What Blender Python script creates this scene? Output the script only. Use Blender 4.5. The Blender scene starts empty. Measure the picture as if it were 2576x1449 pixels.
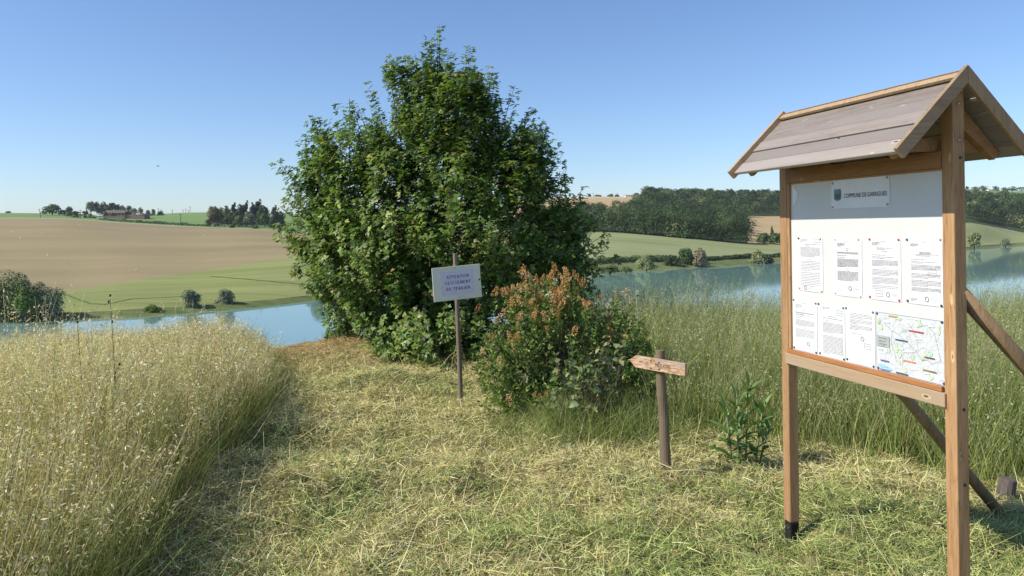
import bpy, math, random
import numpy as np
from mathutils import Vector, Matrix

random.seed(7)
rng = np.random.default_rng(7)
scene = bpy.context.scene
COL = scene.collection

# ------------------------------------------------------------------ camera, sky, sun, exposure
FPX = 1890.0            # focal length in units where the picture is 2576 wide
ROLL = 0.0137
HOR0 = 572.0            # eye level in the middle of the picture (same units)
cam_d = bpy.data.cameras.new('camera')
cam_d.sensor_width = 36.0
cam_d.lens = 36.0 * FPX / 2576.0
cam_d.shift_y = -(724.5 - HOR0) / 2576.0
cam_d.clip_start = 0.05
cam_d.clip_end = 30000
cam = bpy.data.objects.new('camera', cam_d)
COL.objects.link(cam)
cam.location = (0, 0, 0)
cam.rotation_euler = (Matrix.Rotation(math.radians(90), 4, 'X') @ Matrix.Rotation(-ROLL, 4, 'Z')).to_euler()
scene.camera = cam

SUN_EL = math.radians(40.5)
SUN_H = Vector((-0.955, -0.297, 0)).normalized()
world = bpy.data.worlds.new('World')
scene.world = world
world.use_nodes = True
wn = world.node_tree.nodes
wl = world.node_tree.links
bg = wn['Background']
sky = wn.new('ShaderNodeTexSky')
sky.sky_type = 'NISHITA'
sky.sun_disc = False
sky.sun_elevation = SUN_EL
sky.sun_rotation = math.atan2(SUN_H.x, SUN_H.y)
sky.altitude = 200
sky.air_density = 1.0
sky.dust_density = 0.25
sky.ozone_density = 4.0
tint = wn.new('ShaderNodeMix')
tint.data_type = 'RGBA'
tint.blend_type = 'MULTIPLY'
tint.inputs[0].default_value = 1.0
tint.inputs[7].default_value = (0.95, 1.0, 1.12, 1)
wl.new(sky.outputs[0], tint.inputs[6])
wl.new(tint.outputs[2], bg.inputs[0])
bg.inputs[1].default_value = 0.124

sun_d = bpy.data.lights.new('sun', 'SUN')
sun_d.energy = 5.0
sun_d.angle = math.radians(0.53)
sun_d.color = (1.0, 0.935, 0.80)
sun = bpy.data.objects.new('sun', sun_d)
COL.objects.link(sun)
sdir = Vector((SUN_H.x * math.cos(SUN_EL), SUN_H.y * math.cos(SUN_EL), math.sin(SUN_EL)))
sun.rotation_euler = sdir.to_track_quat('Z', 'Y').to_euler()
sun.location = sdir * 60

vs = scene.view_settings
vs.view_transform = 'Standard'
vs.look = 'None'
vs.exposure = 0.2
vs.gamma = 1.0
vs.use_curve_mapping = False
scene.render.engine = 'CYCLES'
scene.cycles.max_bounces = 8
scene.cycles.transparent_max_bounces = 8


# ------------------------------------------------------------------ helpers
def hor(x):
    return HOR0 - ROLL * (x - 1288.0)


def at(x, y, Y):
    """a point at depth Y seen in direction (x, y)"""
    return np.array([(x - 1288.0) / FPX * Y + ROLL * 0, Y, -(y - hor(x)) / FPX * Y])


def tag(o, label=None, cat=None, group=None, kind=None):
    if label:
        o['label'] = label
    if cat:
        o['category'] = cat
    if group:
        o['group'] = group
    if kind:
        o['kind'] = kind
    return o


def np_mesh(name, V, F, col=None, mats=(), midx=None, smooth=False):
    V = np.asarray(V, dtype=np.float32).reshape(-1, 3)
    F = np.asarray(F, dtype=np.int32)
    k = F.shape[1]
    me = bpy.data.meshes.new(name)
    me.vertices.add(len(V))
    me.vertices.foreach_set('co', V.ravel())
    me.loops.add(F.size)
    me.loops.foreach_set('vertex_index', F.ravel())
    me.polygons.add(len(F))
    me.polygons.foreach_set('loop_start', np.arange(0, F.size, k, dtype=np.int32))
    me.polygons.foreach_set('loop_total', np.full(len(F), k, dtype=np.int32))
    if smooth:
        me.polygons.foreach_set('use_smooth', np.ones(len(F), dtype=bool))
    if midx is not None:
        me.polygons.foreach_set('material_index', np.asarray(midx, dtype=np.int32))
    for m in mats:
        me.materials.append(m)
    if col is not None:
        ca = me.color_attributes.new('Col', 'FLOAT_COLOR', 'POINT')
        c4 = np.ones((len(V), 4), dtype=np.float32)
        c4[:, :3] = np.asarray(col, dtype=np.float32).reshape(-1, 3)
        ca.data.foreach_set('color', c4.ravel())
    me.update(calc_edges=True)
    return me


def link(name, me, parent=None, loc=None):
    o = bpy.data.objects.new(name, me)
    COL.objects.link(o)
    if parent:
        o.parent = parent
    if loc is not None:
        o.location = loc
    return o


def empty(name, loc, rotz=0.0):
    o = bpy.data.objects.new(name, None)
    COL.objects.link(o)
    o.location = loc
    o.rotation_euler = (0, 0, rotz)
    o.empty_display_size = 0.2
    return o


def unit(v):
    return v / np.maximum(np.linalg.norm(v, axis=-1, keepdims=True), 1e-9)


class MB:
    """collects simple shapes for one mesh"""
    def __init__(s):
        s.v = []
        s.f = []
        s.m = []

    def add(s, V, F, m=0):
        n = len(s.v)
        s.v += [tuple(p) for p in V]
        s.f += [tuple(i + n for i in f) for f in F]
        s.m += [m] * len(F)

    def box(s, x0, x1, y0, y1, z0, z1, m=0):
        V = [(x0, y0, z0), (x1, y0, z0), (x1, y1, z0), (x0, y1, z0), (x0, y0, z1), (x1, y0, z1), (x1, y1, z1), (x0, y1, z1)]
        s.add(V, [(0, 3, 2, 1), (4, 5, 6, 7), (0, 1, 5, 4), (1, 2, 6, 5), (2, 3, 7, 6), (3, 0, 4, 7)], m)

    def prism(s, poly, axis, a0, a1, m=0):
        """poly: 2D list; axis 0: (y,z) along x; 1: (x,z) along y; 2: (x,y) along z"""
        def mk(p, a):
            return (a, p[0], p[1]) if axis == 0 else ((p[0], a, p[1]) if axis == 1 else (p[0], p[1], a))
        n = len(poly)
        V = [mk(p, a0) for p in poly] + [mk(p, a1) for p in poly]
        F = [tuple(range(n - 1, -1, -1)), tuple(range(n, 2 * n))]
        F += [(i, (i + 1) % n, n + (i + 1) % n, n + i) for i in range(n)]
        s.add(V, F, m)

    def tube(s, pts, radii, seg=10, m=0, cap=True):
        pts = [Vector(p) for p in pts]
        rings = []
        V = []
        for i, p in enumerate(pts):
            d = (pts[min(i + 1, len(pts) - 1)] - pts[max(i - 1, 0)]).normalized()
            a = d.cross(Vector((0, 0, 1)))
            if a.length < 0.05:
                a = d.cross(Vector((1, 0, 0)))
            a.normalize()
            b = d.cross(a).normalized()
            r = radii[i]
            for k in range(seg):
                t = 2 * math.pi * k / seg
                V.append(tuple(p + a * (r * math.cos(t)) + b * (r * math.sin(t))))
        F = []
        for i in range(len(pts) - 1):
            for k in range(seg):
                F.append((i * seg + k, i * seg + (k + 1) % seg, (i + 1) * seg + (k + 1) % seg, (i + 1) * seg + k))
        if cap:
            F.append(tuple(range(seg - 1, -1, -1)))
            e = (len(pts) - 1) * seg
            F.append(tuple(range(e, e + seg)))
        s.add(V, F, m)

    def ell(s, c, r, seg=10, rings=6, m=0):
        V = [(c[0], c[1], c[2] - r[2])]
        for i in range(1, rings):
            t = -math.pi / 2 + math.pi * i / rings
            for k in range(seg):
                p = 2 * math.pi * k / seg
                V.append((c[0] + r[0] * math.cos(t) * math.cos(p), c[1] + r[1] * math.cos(t) * math.sin(p), c[2] + r[2] * math.sin(t)))
        V.append((c[0], c[1], c[2] + r[2]))
        F = []
        for k in range(seg):
            F.append((0, 1 + (k + 1) % seg, 1 + k))
            e = 1 + (rings - 2) * seg
            F.append((len(V) - 1, e + k, e + (k + 1) % seg))
        for i in range(rings - 2):
            for k in range(seg):
                a = 1 + i * seg
                F.append((a + k, a + (k + 1) % seg, a + seg + (k + 1) % seg, a + seg + k))
        s.add(V, F, m)

    def mesh(s, name, mats, smooth=False):
        me = bpy.data.meshes.new(name)
        me.from_pydata(s.v, [], s.f)
        for m in (mats if isinstance(mats, (list, tuple)) else [mats]):
            me.materials.append(m)
        me.polygons.foreach_set('material_index', s.m)
        if smooth:
            me.polygons.foreach_set('use_smooth', [True] * len(s.f))
        me.update()
        return me

    def build(s, name, mats, parent=None, smooth=False, bevel=0.0, loc=None):
        o = link(name, s.mesh(name, mats, smooth), parent, loc)
        if bevel:
            b = o.modifiers.new('bevel', 'BEVEL')
            b.width = bevel
            b.segments = 2
            b.limit_method = 'ANGLE'
        return o


def srgb(r, g, b):
    f = lambda c: (c / 255 / 12.92) if c <= 10 else (((c / 255) + 0.055) / 1.055) ** 2.4
    return (f(r), f(g), f(b))


def hashn(ix, iy, seed):
    n = (ix.astype(np.int64) * 374761393 + iy.astype(np.int64) * 668265263 + seed * 974711) & 0x7fffffff
    n = ((n ^ (n >> 13)) * 1274126177) & 0x7fffffff
    n = (n ^ (n >> 16)) & 0xffff
    return n / 65535.0


def vnoise(x, y, seed=0):
    x = np.asarray(x, float)
    y = np.asarray(y, float)
    ix = np.floor(x)
    iy = np.floor(y)
    fx = x - ix
    fy = y - iy
    fx = fx * fx * (3 - 2 * fx)
    fy = fy * fy * (3 - 2 * fy)
    a = hashn(ix, iy, seed)
    b = hashn(ix + 1, iy, seed)
    c = hashn(ix, iy + 1, seed)
    d = hashn(ix + 1, iy + 1, seed)
    return (a * (1 - fx) + b * fx) * (1 - fy) + (c * (1 - fx) + d * fx) * fy


def fbm(x, y, seed=0, o=4):
    t = 0
    s = 0
    a = 1.0
    for i in range(o):
        t = t + a * vnoise(x * 2 ** i + 17.3 * i, y * 2 ** i + 5.1 * i, seed + i)
        s += a
        a *= 0.5
    return t / s


def pchip(xs, ys, xq):
    xs = np.asarray(xs, float)
    ys = np.asarray(ys, float)
    h = np.diff(xs)
    d = np.diff(ys) / h
    m = np.zeros(len(xs))
    m[0] = d[0]
    m[-1] = d[-1]
    for i in range(1, len(xs) - 1):
        if d[i - 1] * d[i] > 0:
            w1 = 2 * h[i] + h[i - 1]
            w2 = h[i] + 2 * h[i - 1]
            m[i] = (w1 + w2) / (w1 / d[i - 1] + w2 / d[i])
    xq = np.clip(np.asarray(xq, float), xs[0], xs[-1])
    i = np.clip(np.searchsorted(xs, xq, side='right') - 1, 0, len(xs) - 2)
    t = (xq - xs[i]) / h[i]
    return ys[i] * (2 * t**3 - 3 * t**2 + 1) + h[i] * m[i] * (t**3 - 2 * t**2 + t) + ys[i + 1] * (-2 * t**3 + 3 * t**2) + h[i] * m[i + 1] * (t**3 - t**2)


# ------------------------------------------------------------------ materials
class NT:
    def __init__(s, name):
        s.m = bpy.data.materials.new(name)
        s.m.use_nodes = True
        s.t = s.m.node_tree
        s.n = s.t.nodes
        s.l = s.t.links
        s.p = s.n['Principled BSDF']
        s.out = s.n['Material Output']

    def new(s, typ, **kw):
        nd = s.n.new(typ)
        for k, v in kw.items():
            setattr(nd, k, v)
        return nd

    def put(s, nd, i, v):
        if hasattr(v, 'is_output'):
            s.l.new(v, nd.inputs[i])
        else:
            nd.inputs[i].default_value = v

    def coord(s, scale=(1, 1, 1), rot=(0, 0, 0), kind='Object', rand=False):
        tc = s.new('ShaderNodeTexCoord')
        mp = s.new('ShaderNodeMapping')
        mp.inputs['Scale'].default_value = scale
        mp.inputs['Rotation'].default_value = rot
        s.l.new(tc.outputs[kind], mp.inputs['Vector'])
        if rand:
            oi = s.new('ShaderNodeObjectInfo')
            mu = s.new('ShaderNodeMath', operation='MULTIPLY')
            mu.inputs[1].default_value = 37.0
            s.l.new(oi.outputs['Random'], mu.inputs[0])
            cx = s.new('ShaderNodeCombineXYZ')
            for k in range(3):
                s.l.new(mu.outputs[0], cx.inputs[k])
            s.l.new(cx.outputs[0], mp.inputs['Location'])
        return mp.outputs[0]

    def noise(s, vec, scale, detail=4, rough=0.55, dist=0.0):
        nd = s.new('ShaderNodeTexNoise')
        s.l.new(vec, nd.inputs['Vector'])
        nd.inputs['Scale'].default_value = scale
        nd.inputs['Detail'].default_value = detail
        nd.inputs['Roughness'].default_value = rough
        nd.inputs['Distortion'].default_value = dist
        return nd.outputs['Fac']

    def ramp(s, fac, stops, interp='LINEAR'):
        nd = s.new('ShaderNodeValToRGB')
        nd.color_ramp.interpolation = interp
        els = nd.color_ramp.elements
        while len(els) < len(stops):
            els.new(0.5)
        for e, (p, c) in zip(els, stops):
            e.position = p
            e.color = (c[0], c[1], c[2], 1) if hasattr(c, '__len__') else (c, c, c, 1)
        s.l.new(fac, nd.inputs[0])
        return nd.outputs[0]

    def mix(s, fac, a, b, mode='MIX'):
        nd = s.new('ShaderNodeMix', data_type='RGBA', blend_type=mode)
        for i, v in ((0, fac), (6, a), (7, b)):
            if hasattr(v, 'is_output'):
                s.l.new(v, nd.inputs[i])
            elif i == 0:
                nd.inputs[0].default_value = v
            else:
                nd.inputs[i].default_value = (v[0], v[1], v[2], 1)
        return nd.outputs[2]

    def base(s, c):
        if hasattr(c, 'is_output'):
            s.l.new(c, s.p.inputs['Base Color'])
        else:
            s.p.inputs['Base Color'].default_value = (c[0], c[1], c[2], 1)

    def bump(s, h, strength=0.3, dist=0.01):
        b = s.new('ShaderNodeBump')
        b.inputs['Strength'].default_value = strength
        b.inputs['Distance'].default_value = dist
        s.l.new(h, b.inputs['Height'])
        s.l.new(b.outputs[0], s.p.inputs['Normal'])

    def rough(s, r, spec=0.5):
        s.p.inputs['Roughness'].default_value = r
        s.p.inputs['Specular IOR Level'].default_value = spec


def plain(name, c, rough=0.6, spec=0.4, metal=0.0, var=0.12, scale=30):
    t = NT(name)
    v = t.coord(rand=True)
    n = t.noise(v, scale, 3)
    lo = tuple(x * (1 - var) for x in c)
    hi = tuple(min(1, x * (1 + var)) for x in c)
    t.base(t.ramp(n, [(0.3, lo), (0.7, hi)]))
    t.rough(rough, spec)
    t.p.inputs['Metallic'].default_value = metal
    return t.m


def leafmat(name, rough=0.5, spec=0.35, trans=0.3, tint=(1.0, 1.15, 0.45)):
    """colour of each leaf comes from the mesh; thin leaves let light through"""
    t = NT(name)
    at_ = t.new('ShaderNodeAttribute', attribute_name='Col')
    t.base(at_.outputs['Color'])
    t.rough(rough, spec)
    tr = t.new('ShaderNodeBsdfTranslucent')
    c = t.mix(1.0, at_.outputs['Color'], tint, 'MULTIPLY')
    t.l.new(c, tr.inputs['Color'])
    ms = t.new('ShaderNodeMixShader')
    ms.inputs[0].default_value = trans
    t.l.new(t.p.outputs[0], ms.inputs[1])
    t.l.new(tr.outputs[0], ms.inputs[2])
    t.l.new(ms.outputs[0], t.out.inputs[0])
    return t.m


def woodmat(name, c1, c2, c3, axis='x', knots=True, grey=None, rough=0.65, kf=1.0):
    """sawn softwood: grain lines stretched along one axis, knots, per-board variation"""
    t = NT(name)
    sc = {'x': (0.7, 9, 9), 'z': (9, 9, 0.7), 'u': (9, 0.7, 9), 'v': (9, 9, 0.7)}[axis]
    rot = {'x': (0, 0, 0), 'z': (0, 0, 0), 'u': (math.radians(-45), 0, 0), 'v': (math.radians(-45), 0, 0)}[axis]
    v = t.coord(sc, rot, rand=True)
    big = t.noise(v, 1.6, 3, 0.5, 0.6)
    wv = t.new('ShaderNodeTexNoise')
    t.l.new(v, wv.inputs['Vector'])
    wv.inputs['Scale'].default_value = 9.0
    wv.inputs['Detail'].default_value = 6
    wv.inputs['Roughness'].default_value = 0.62
    wv.inputs['Distortion'].default_value = 1.2
    c = t.ramp(wv.outputs['Fac'], [(0.28, c1), (0.5, c2), (0.74, c3)])
    c = t.mix(0.35, c, t.ramp(big, [(0.3, c1), (0.7, c3)]), 'MIX')
    c = t.mix(t.ramp(wv.outputs['Fac'], [(0.33, 0.55), (0.40, 0.0)]), c, tuple(x * 0.5 for x in c1))
    if grey:
        g = t.noise(v, 0.9, 4, 0.6)
        c = t.mix(t.ramp(g, [(0.35, 0.0), (0.6, 1.0)]), c, grey)
    if knots:
        ks = {'x': (5, 13, 13), 'z': (13, 13, 4.5), 'u': (13, 5, 13), 'v': (13, 13, 5)}[axis]
        kv = t.coord(tuple(kf * q_ for q_ in ks), rot, rand=True)
        vo = t.new('ShaderNodeTexVoronoi')
        t.l.new(kv, vo.inputs['Vector'])
        vo.inputs['Scale'].default_value = 1.0
        vs_ = t.new('ShaderNodeSeparateColor')
        t.l.new(vo.outputs['Color'], vs_.inputs[0])
        pick = t.ramp(vs_.outputs[0], [(0.0, 0.55), (0.5, 1.0), (0.75, 3.0)])
        big_ = t.new('ShaderNodeMath', operation='MULTIPLY')
        t.l.new(vo.outputs['Distance'], big_.inputs[0])
        t.l.new(pick, big_.inputs[1])
        wob = t.noise(kv, 3.0, 3)
        ad = t.new('ShaderNodeMath', operation='MULTIPLY_ADD')
        t.l.new(wob, ad.inputs[0])
        ad.inputs[1].default_value = 0.10
        t.l.new(big_.outputs[0], ad.inputs[2])
        kd = t.new('ShaderNodeMath', operation='SUBTRACT')
        t.l.new(ad.outputs[0], kd.inputs[0])
        kd.inputs[1].default_value = 0.05
        k = t.ramp(kd.outputs[0], [(0.07, 0.0), (0.10, 0.5), (0.14, 0.0)])
        c = t.mix(k, c, tuple(min(0.75, x * 1.6 + 0.08) for x in c3))
        k = t.ramp(kd.outputs[0], [(0.045, 1.0), (0.085, 0.0)])
        c = t.mix(k, c, tuple(x * 0.3 for x in c1))
    oi = t.new('ShaderNodeObjectInfo')
    br = t.ramp(oi.outputs['Random'], [(0.0, 0.76), (1.0, 1.18)])
    c = t.mix(1.0, c, br, 'MULTIPLY')
    t.base(c)
    t.rough(rough, 0.35)
    t.bump(wv.outputs['Fac'], 0.25, 0.003)
    return t.m


M_larch_z = woodmat('larch_upright', (0.24, 0.12, 0.05), (0.38, 0.215, 0.10), (0.50, 0.32, 0.17), 'z')
M_larch_x = woodmat('larch_rail', (0.30, 0.16, 0.07), (0.46, 0.28, 0.14), (0.56, 0.38, 0.21), 'x', grey=(0.42, 0.32, 0.22))
M_larch_dx = woodmat('larch_inner', (0.24, 0.12, 0.05), (0.36, 0.19, 0.085), (0.45, 0.26, 0.13), 'x')
M_roof_x = woodmat('weathered_plank', (0.17, 0.135, 0.11), (0.275, 0.23, 0.195), (0.365, 0.315, 0.275), 'x', grey=(0.30, 0.26, 0.235), rough=0.5, kf=1.5)
M_barge_u = woodmat('verge_board_front', (0.24, 0.16, 0.09), (0.36, 0.25, 0.15), (0.44, 0.33, 0.21), 'u', knots=False)
M_barge_v = woodmat('verge_board_back', (0.24, 0.16, 0.09), (0.34, 0.23, 0.13), (0.42, 0.30, 0.18), 'v', knots=False)
M_ledge = woodmat('orange_ledge', (0.36, 0.14, 0.045), (0.46, 0.19, 0.065), (0.54, 0.25, 0.10), 'x', knots=False)
M_oldpost = woodmat('old_round_wood', (0.085, 0.060, 0.035), (0.165, 0.12, 0.075), (0.25, 0.19, 0.125), 'z', knots=False, grey=(0.175, 0.135, 0.09), rough=0.8)
M_brace = woodmat('brown_round_wood', (0.13, 0.08, 0.04), (0.24, 0.155, 0.085), (0.33, 0.23, 0.14), 'z', knots=False, rough=0.75)
M_stumpw = woodmat('dark_stump_wood', (0.05, 0.04, 0.035), (0.10, 0.08, 0.07), (0.17, 0.14, 0.125), 'z', knots=False, rough=0.85)
M_stake = woodmat('grey_stake', (0.14, 0.10, 0.075), (0.23, 0.175, 0.135), (0.31, 0.25, 0.20), 'z', knots=False, rough=0.8)
M_steel = plain('zinc_steel', (0.42, 0.43, 0.42), 0.35, 0.5, 0.9)
M_shoe = plain('dark_metal', (0.035, 0.035, 0.038), 0.5, 0.5, 0.4)
M_rust = plain('rusty_nail', (0.10, 0.05, 0.03), 0.8)
M_board = NT('white_laminate')
_v = M_board.coord()
_n = M_board.noise(_v, 2.2, 4)
M_board.base(M_board.ramp(_n, [(0.3, (0.60, 0.605, 0.605)), (0.7, (0.645, 0.645, 0.64))]))
M_board.rough(0.28, 0.5)
M_board = M_board.m
M_paper = plain('white_paper', (0.69, 0.69, 0.705), 0.55, 0.3, var=0.02, scale=6)
M_plastic = plain('plastic_sleeve', (0.74, 0.76, 0.80), 0.18, 0.5, var=0.04, scale=9)
M_ink = plain('printed_ink', (0.05, 0.05, 0.06), 0.7, var=0.3)
M_inkgrey = plain('pale_print', (0.13, 0.13, 0.15), 0.7, var=0.3)
M_titleink = plain('title_ink', (0.02, 0.02, 0.03), 0.6)


# ------------------------------------------------------------------ terrain
LAKE = -13.0
def Ysh(x, y):
    return -LAKE * FPX / (y - hor(x))

# columns: direction x, shoreline depth, then (y, depth) of field edges walking away from the shore
_cols = [
    (0, Ysh(0, 812), (740, 150), (549, 420), (543, 480), (537, 600)),
    (155, Ysh(155, 807), (733, 155), (550.5, 410), (545, 470), (538.5, 590)),
    (320, Ysh(320, 799), (707, 170), (562, 400), (552, 455), (542, 545)),
    (480, Ysh(480, 788), (686, 190), (571, 385), (562, 425), (535, 540)),
    (650, Ysh(650, 773), (657, 215), (577, 370), (571, 400), (536, 520)),
    (800, Ysh(800, 755), (637, 235), (586, 365), (575, 395), (540, 520)),
    (1000, 166, (630, 252), (585, 360), (560, 425), (524, 560)),
    (1288, 188, (622, 266), (582, 350), (550, 450), (508, 640)),
    (1500, Ysh(1500, 685), (652, 226), (583, 332), (532, 480), (496, 700)),
    (1740, Ysh(1740, 674), (652.5, 243), (601, 315), (540, 480), (501, 720)),
    (1963, Ysh(1963, 659.5), (644, 274), (616, 322), (544, 500), (504, 760)),
    (2200, 300, (633, 322), (585, 390), (528, 560), (494, 850)),
    (2431, Ysh(2431, 627), (620, 364), (560, 430), (512, 600), (480, 950)),
    (2576, Ysh(2576, 617), (610.5, 412), (585, 446), (515, 640), (484, 1000)),
]
TX, TY, TZ = [], [], []
for c in _cols:
    x = c[0]
    ys = [c[1] - 30, c[1], c[1] + 4]
    zs = [LAKE - 3, LAKE - 0.05, LAKE + 0.75]
    for (py, Y) in c[2:]:
        ys.append(Y)
        zs.append(-(py - hor(x)) / FPX * Y)
    ys += [ys[-1] + 260, 2600, 9000]
    zs += [zs[-1] - 6, zs[-1] - 10, zs[-1] - 30]
    TX.append((x - 1288) / FPX)
    TY.append(ys)
    TZ.append(zs)
# the same slopes carried on to both sides of the view
for side in (0, -1):
    for k, sh in enumerate((0.45, 1.1, 2.2)):
        t = TX[0] - 0 if side == 0 else TX[-1]
for sh in (0.4, 0.7, 1.2):
    TX.insert(0, -0.6815 - sh); TY.insert(0, [v * (1 - 0.12 * sh) for v in TY[len([s for s in TX if s < -0.6815]) - 1]]); TZ.insert(0, list(TZ[len([s for s in TX if s < -0.6815]) - 1]))
for sh in (0.4, 0.7, 1.2):
    TX.append(0.6815 + sh); TY.append(list(TY[-1])); TZ.append(list(TZ[-1]))
TX = np.array(TX)
o_ = np.argsort(TX)
TX = TX[o_]
TY = np.array(TY)[o_]
TZ = np.array(TZ)[o_]
NR = TY.shape[1]     # rows: 0 bed, 1 shore, 2 bank, 3 field edge, 4 field top, 5 mid, 6 ridge, 7 behind, 8, 9


def rows_at(t):
    return np.array([pchip(TX, TY[:, r], [t])[0] for r in range(NR)]), np.array([pchip(TX, TZ[:, r], [t])[0] for r in range(NR)])


def tz(X, Y):
    yr, zr = rows_at(X / Y)
    return float(pchip(yr, zr, [Y])[0])


def spot(x, Y):
    X = (x - 1288) / FPX * Y
    return np.array([X, Y, tz(X, Y)])


def field(name, x0, x1, r0, r1, mat, label, cat, nu=40, nv=12, rough=0.0):
    """one patch of land between two rows (fractions allowed) and two directions"""
    ts = np.linspace((x0 - 1288) / FPX, (x1 - 1288) / FPX, nu + 1)
    V = []
    for t in ts:
        yr, zr = rows_at(t)
        ya = np.interp(r0, range(NR), yr)
        yb = np.interp(r1, range(NR), yr)
        Y = np.linspace(ya, yb, nv + 1)
        z = pchip(yr, zr, Y)
        V.append(np.stack([t * Y, Y, z], 1))
    V = np.array(V)
    if rough:
        V[..., 2] += rough * (fbm(V[..., 0] * 0.2, V[..., 1] * 0.2, 3) - 0.5)
    idx = np.arange((nu + 1) * (nv + 1)).reshape(nu + 1, nv + 1)
    F = np.stack([idx[:-1, :-1], idx[1:, :-1], idx[1:, 1:], idx[:-1, 1:]], -1).reshape(-1, 4)
    o = link(name, np_mesh(name, V, F, mats=[mat], smooth=True))
    return tag(o, label, cat, kind='structure')


def fieldmat(name, a, b, c, along=0.02, across=0.25, rot=0.0, fine=3.0, patch=None):
    t = NT(name)
    v = t.coord((along, across, 0.05), (0, 0, rot))
    n1 = t.noise(v, 1.0, 5, 0.6, 0.4)
    v2 = t.coord((1, 1, 1))
    n2 = t.noise(v2, 0.012, 3, 0.5)
    n3 = t.noise(v2, fine, 4, 0.7)
    col = t.ramp(n1, [(0.32, a), (0.5, b), (0.7, c)])
    col = t.mix(t.ramp(n2, [(0.35, 0.0), (0.7, 0.6)]), col, c)
    col = t.mix(0.22, col, t.ramp(n3, [(0.3, tuple(x * 0.5 for x in a)), (0.7, tuple(min(1, x * 1.35) for x in c))]))
    if patch:
        n4 = t.noise(t.coord((0.006, 0.03, 0.05), (0, 0, rot)), 1.0, 4, 0.6)
        col = t.mix(t.ramp(n4, [(0.56, 0.0), (0.68, 0.55)]), col, patch)
    t.base(col)
    t.rough(0.95, 0.1)
    t.bump(n3, 0.5, 0.15)
    return t.m


M_plough = fieldmat('ploughed_soil', (0.215, 0.18, 0.10), (0.27, 0.22, 0.12), (0.34, 0.265, 0.14), 0.008, 0.05, 0.15, patch=(0.21, 0.225, 0.10))
M_crop = fieldmat('green_crop', (0.135, 0.175, 0.05), (0.225, 0.25, 0.085), (0.305, 0.315, 0.12), 0.012, 0.14, 0.35)
M_cropr = fieldmat('pale_crop', (0.17, 0.21, 0.085), (0.24, 0.275, 0.12), (0.31, 0.325, 0.16), 0.010, 0.09, -0.25)
M_bank = fieldmat('bank_grass', (0.05, 0.085, 0.03), (0.11, 0.15, 0.045), (0.20, 0.21, 0.09), 0.15, 0.5, 0.1)
M_meadow = fieldmat('meadow', (0.12, 0.20, 0.065), (0.16, 0.25, 0.085), (0.20, 0.29, 0.10), 0.02, 0.2, 0.0)
M_verge = fieldmat('dry_verge', (0.26, 0.27, 0.13), (0.34, 0.34, 0.18), (0.40, 0.38, 0.24), 0.05, 0.3, 0.0)
M_tan = fieldmat('ripe_field', (0.36, 0.255, 0.13), (0.43, 0.31, 0.165), (0.48, 0.36, 0.20), 0.02, 0.2, -0.2)
M_tan2 = fieldmat('stubble_field', (0.42, 0.33, 0.19), (0.48, 0.385, 0.235), (0.53, 0.43, 0.28), 0.02, 0.2, -0.2)
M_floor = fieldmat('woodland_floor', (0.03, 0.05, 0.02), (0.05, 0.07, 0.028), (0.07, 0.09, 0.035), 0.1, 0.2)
M_far = fieldmat('far_hill', (0.16, 0.20, 0.10), (0.22, 0.24, 0.13), (0.28, 0.27, 0.16), 0.01, 0.03)

M_track = plain('tractor_track', (0.11, 0.15, 0.045), 0.95, 0.1, var=0.3, scale=0.4)


def strip(name, pts, w_, mat, label, cat):
    V = []
    F = []
    P = [np.array(p) for p in pts]
    for i, p in enumerate(P):
        d = unit((P[min(i + 1, len(P) - 1)] - P[max(i - 1, 0)])[:2])
        n = np.array([-d[1], d[0]]) * w_ / 2
        for s_ in (-1, 1):
            q = p[:2] + n * s_
            V.append((q[0], q[1], tz(q[0], q[1]) + 0.05))
        if i:
            a = (i - 1) * 2
            F.append((a, a + 1, a + 3, a + 2))
    o = link(name, np_mesh(name, V, F, mats=[mat]))
    return tag(o, label, cat, kind='structure')


def land_depth(x, y, lo, hi):
    Ys = np.linspace(lo, hi, 161)
    yr, zr = rows_at((x - 1288) / FPX)
    return Ys[int(np.argmin(np.abs(-pchip(yr, zr, Ys) * FPX / Ys + hor(x) - y)))]


def track(pxs, lo, hi, w_, label):
    P = []
    for (x0, y0), (x1, y1) in zip(pxs[:-1], pxs[1:]):
        for f in np.linspace(0, 1, 9)[:-1]:
            x, y = x0 + (x1 - x0) * f, y0 + (y1 - y0) * f
            Y = land_depth(x, y, lo, hi)
            P.append(((x - 1288) / FPX * Y, Y))
    strip('tractor_track', P, w_, M_track, label, 'track')


track([(528, 696), (600, 701), (680, 708), (770, 716), (860, 724)], 150, 260, 0.8, 'dark tractor track slanting across the green field beside the maple')
track([(150, 736), (190, 752), (225, 764), (262, 766), (330, 752), (420, 748), (520, 742)], 120, 200, 0.45, 'curved dark tractor track in the green field near the shore clump')
XL, XR = -2500, 5000
field('lake_bank', XL, XR, 0, 2, M_bank, 'low grassy earth bank along the far shore of the lake', 'bank', 150, 8, 0.5)
field('green_field', XL, 1288, 2, 3, M_crop, 'green crop field sloping down to the lake on the left', 'field', 90, 22)
field('ploughed_field', XL, 1288, 3, 4, M_plough, 'broad brown bare field on the left hillside', 'field', 90, 26)
field('track_verge', XL, 1288, 4, 4.16, M_verge, 'pale dry track along the top of the brown field', 'track', 90, 2)
field('hilltop_meadow', XL, 1288, 4.16, 6, M_meadow, 'green field on the left hilltop round the farmhouse', 'field', 90, 20)
field('crop_bank', 1288, XR, 2, 3, M_bank, 'overgrown grassy strip between lake and pale green field', 'bank', 90, 6, 0.6)
field('pale_green_field', 1288, XR, 3, 4, M_cropr, 'pale green crop field across the lake below the wood', 'field', 90, 20)
field('woodland_ground', 1288, 1880, 4, 5, M_floor, 'shaded ground under the wood on the right hillside', 'woodland floor', 40, 14)
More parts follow.
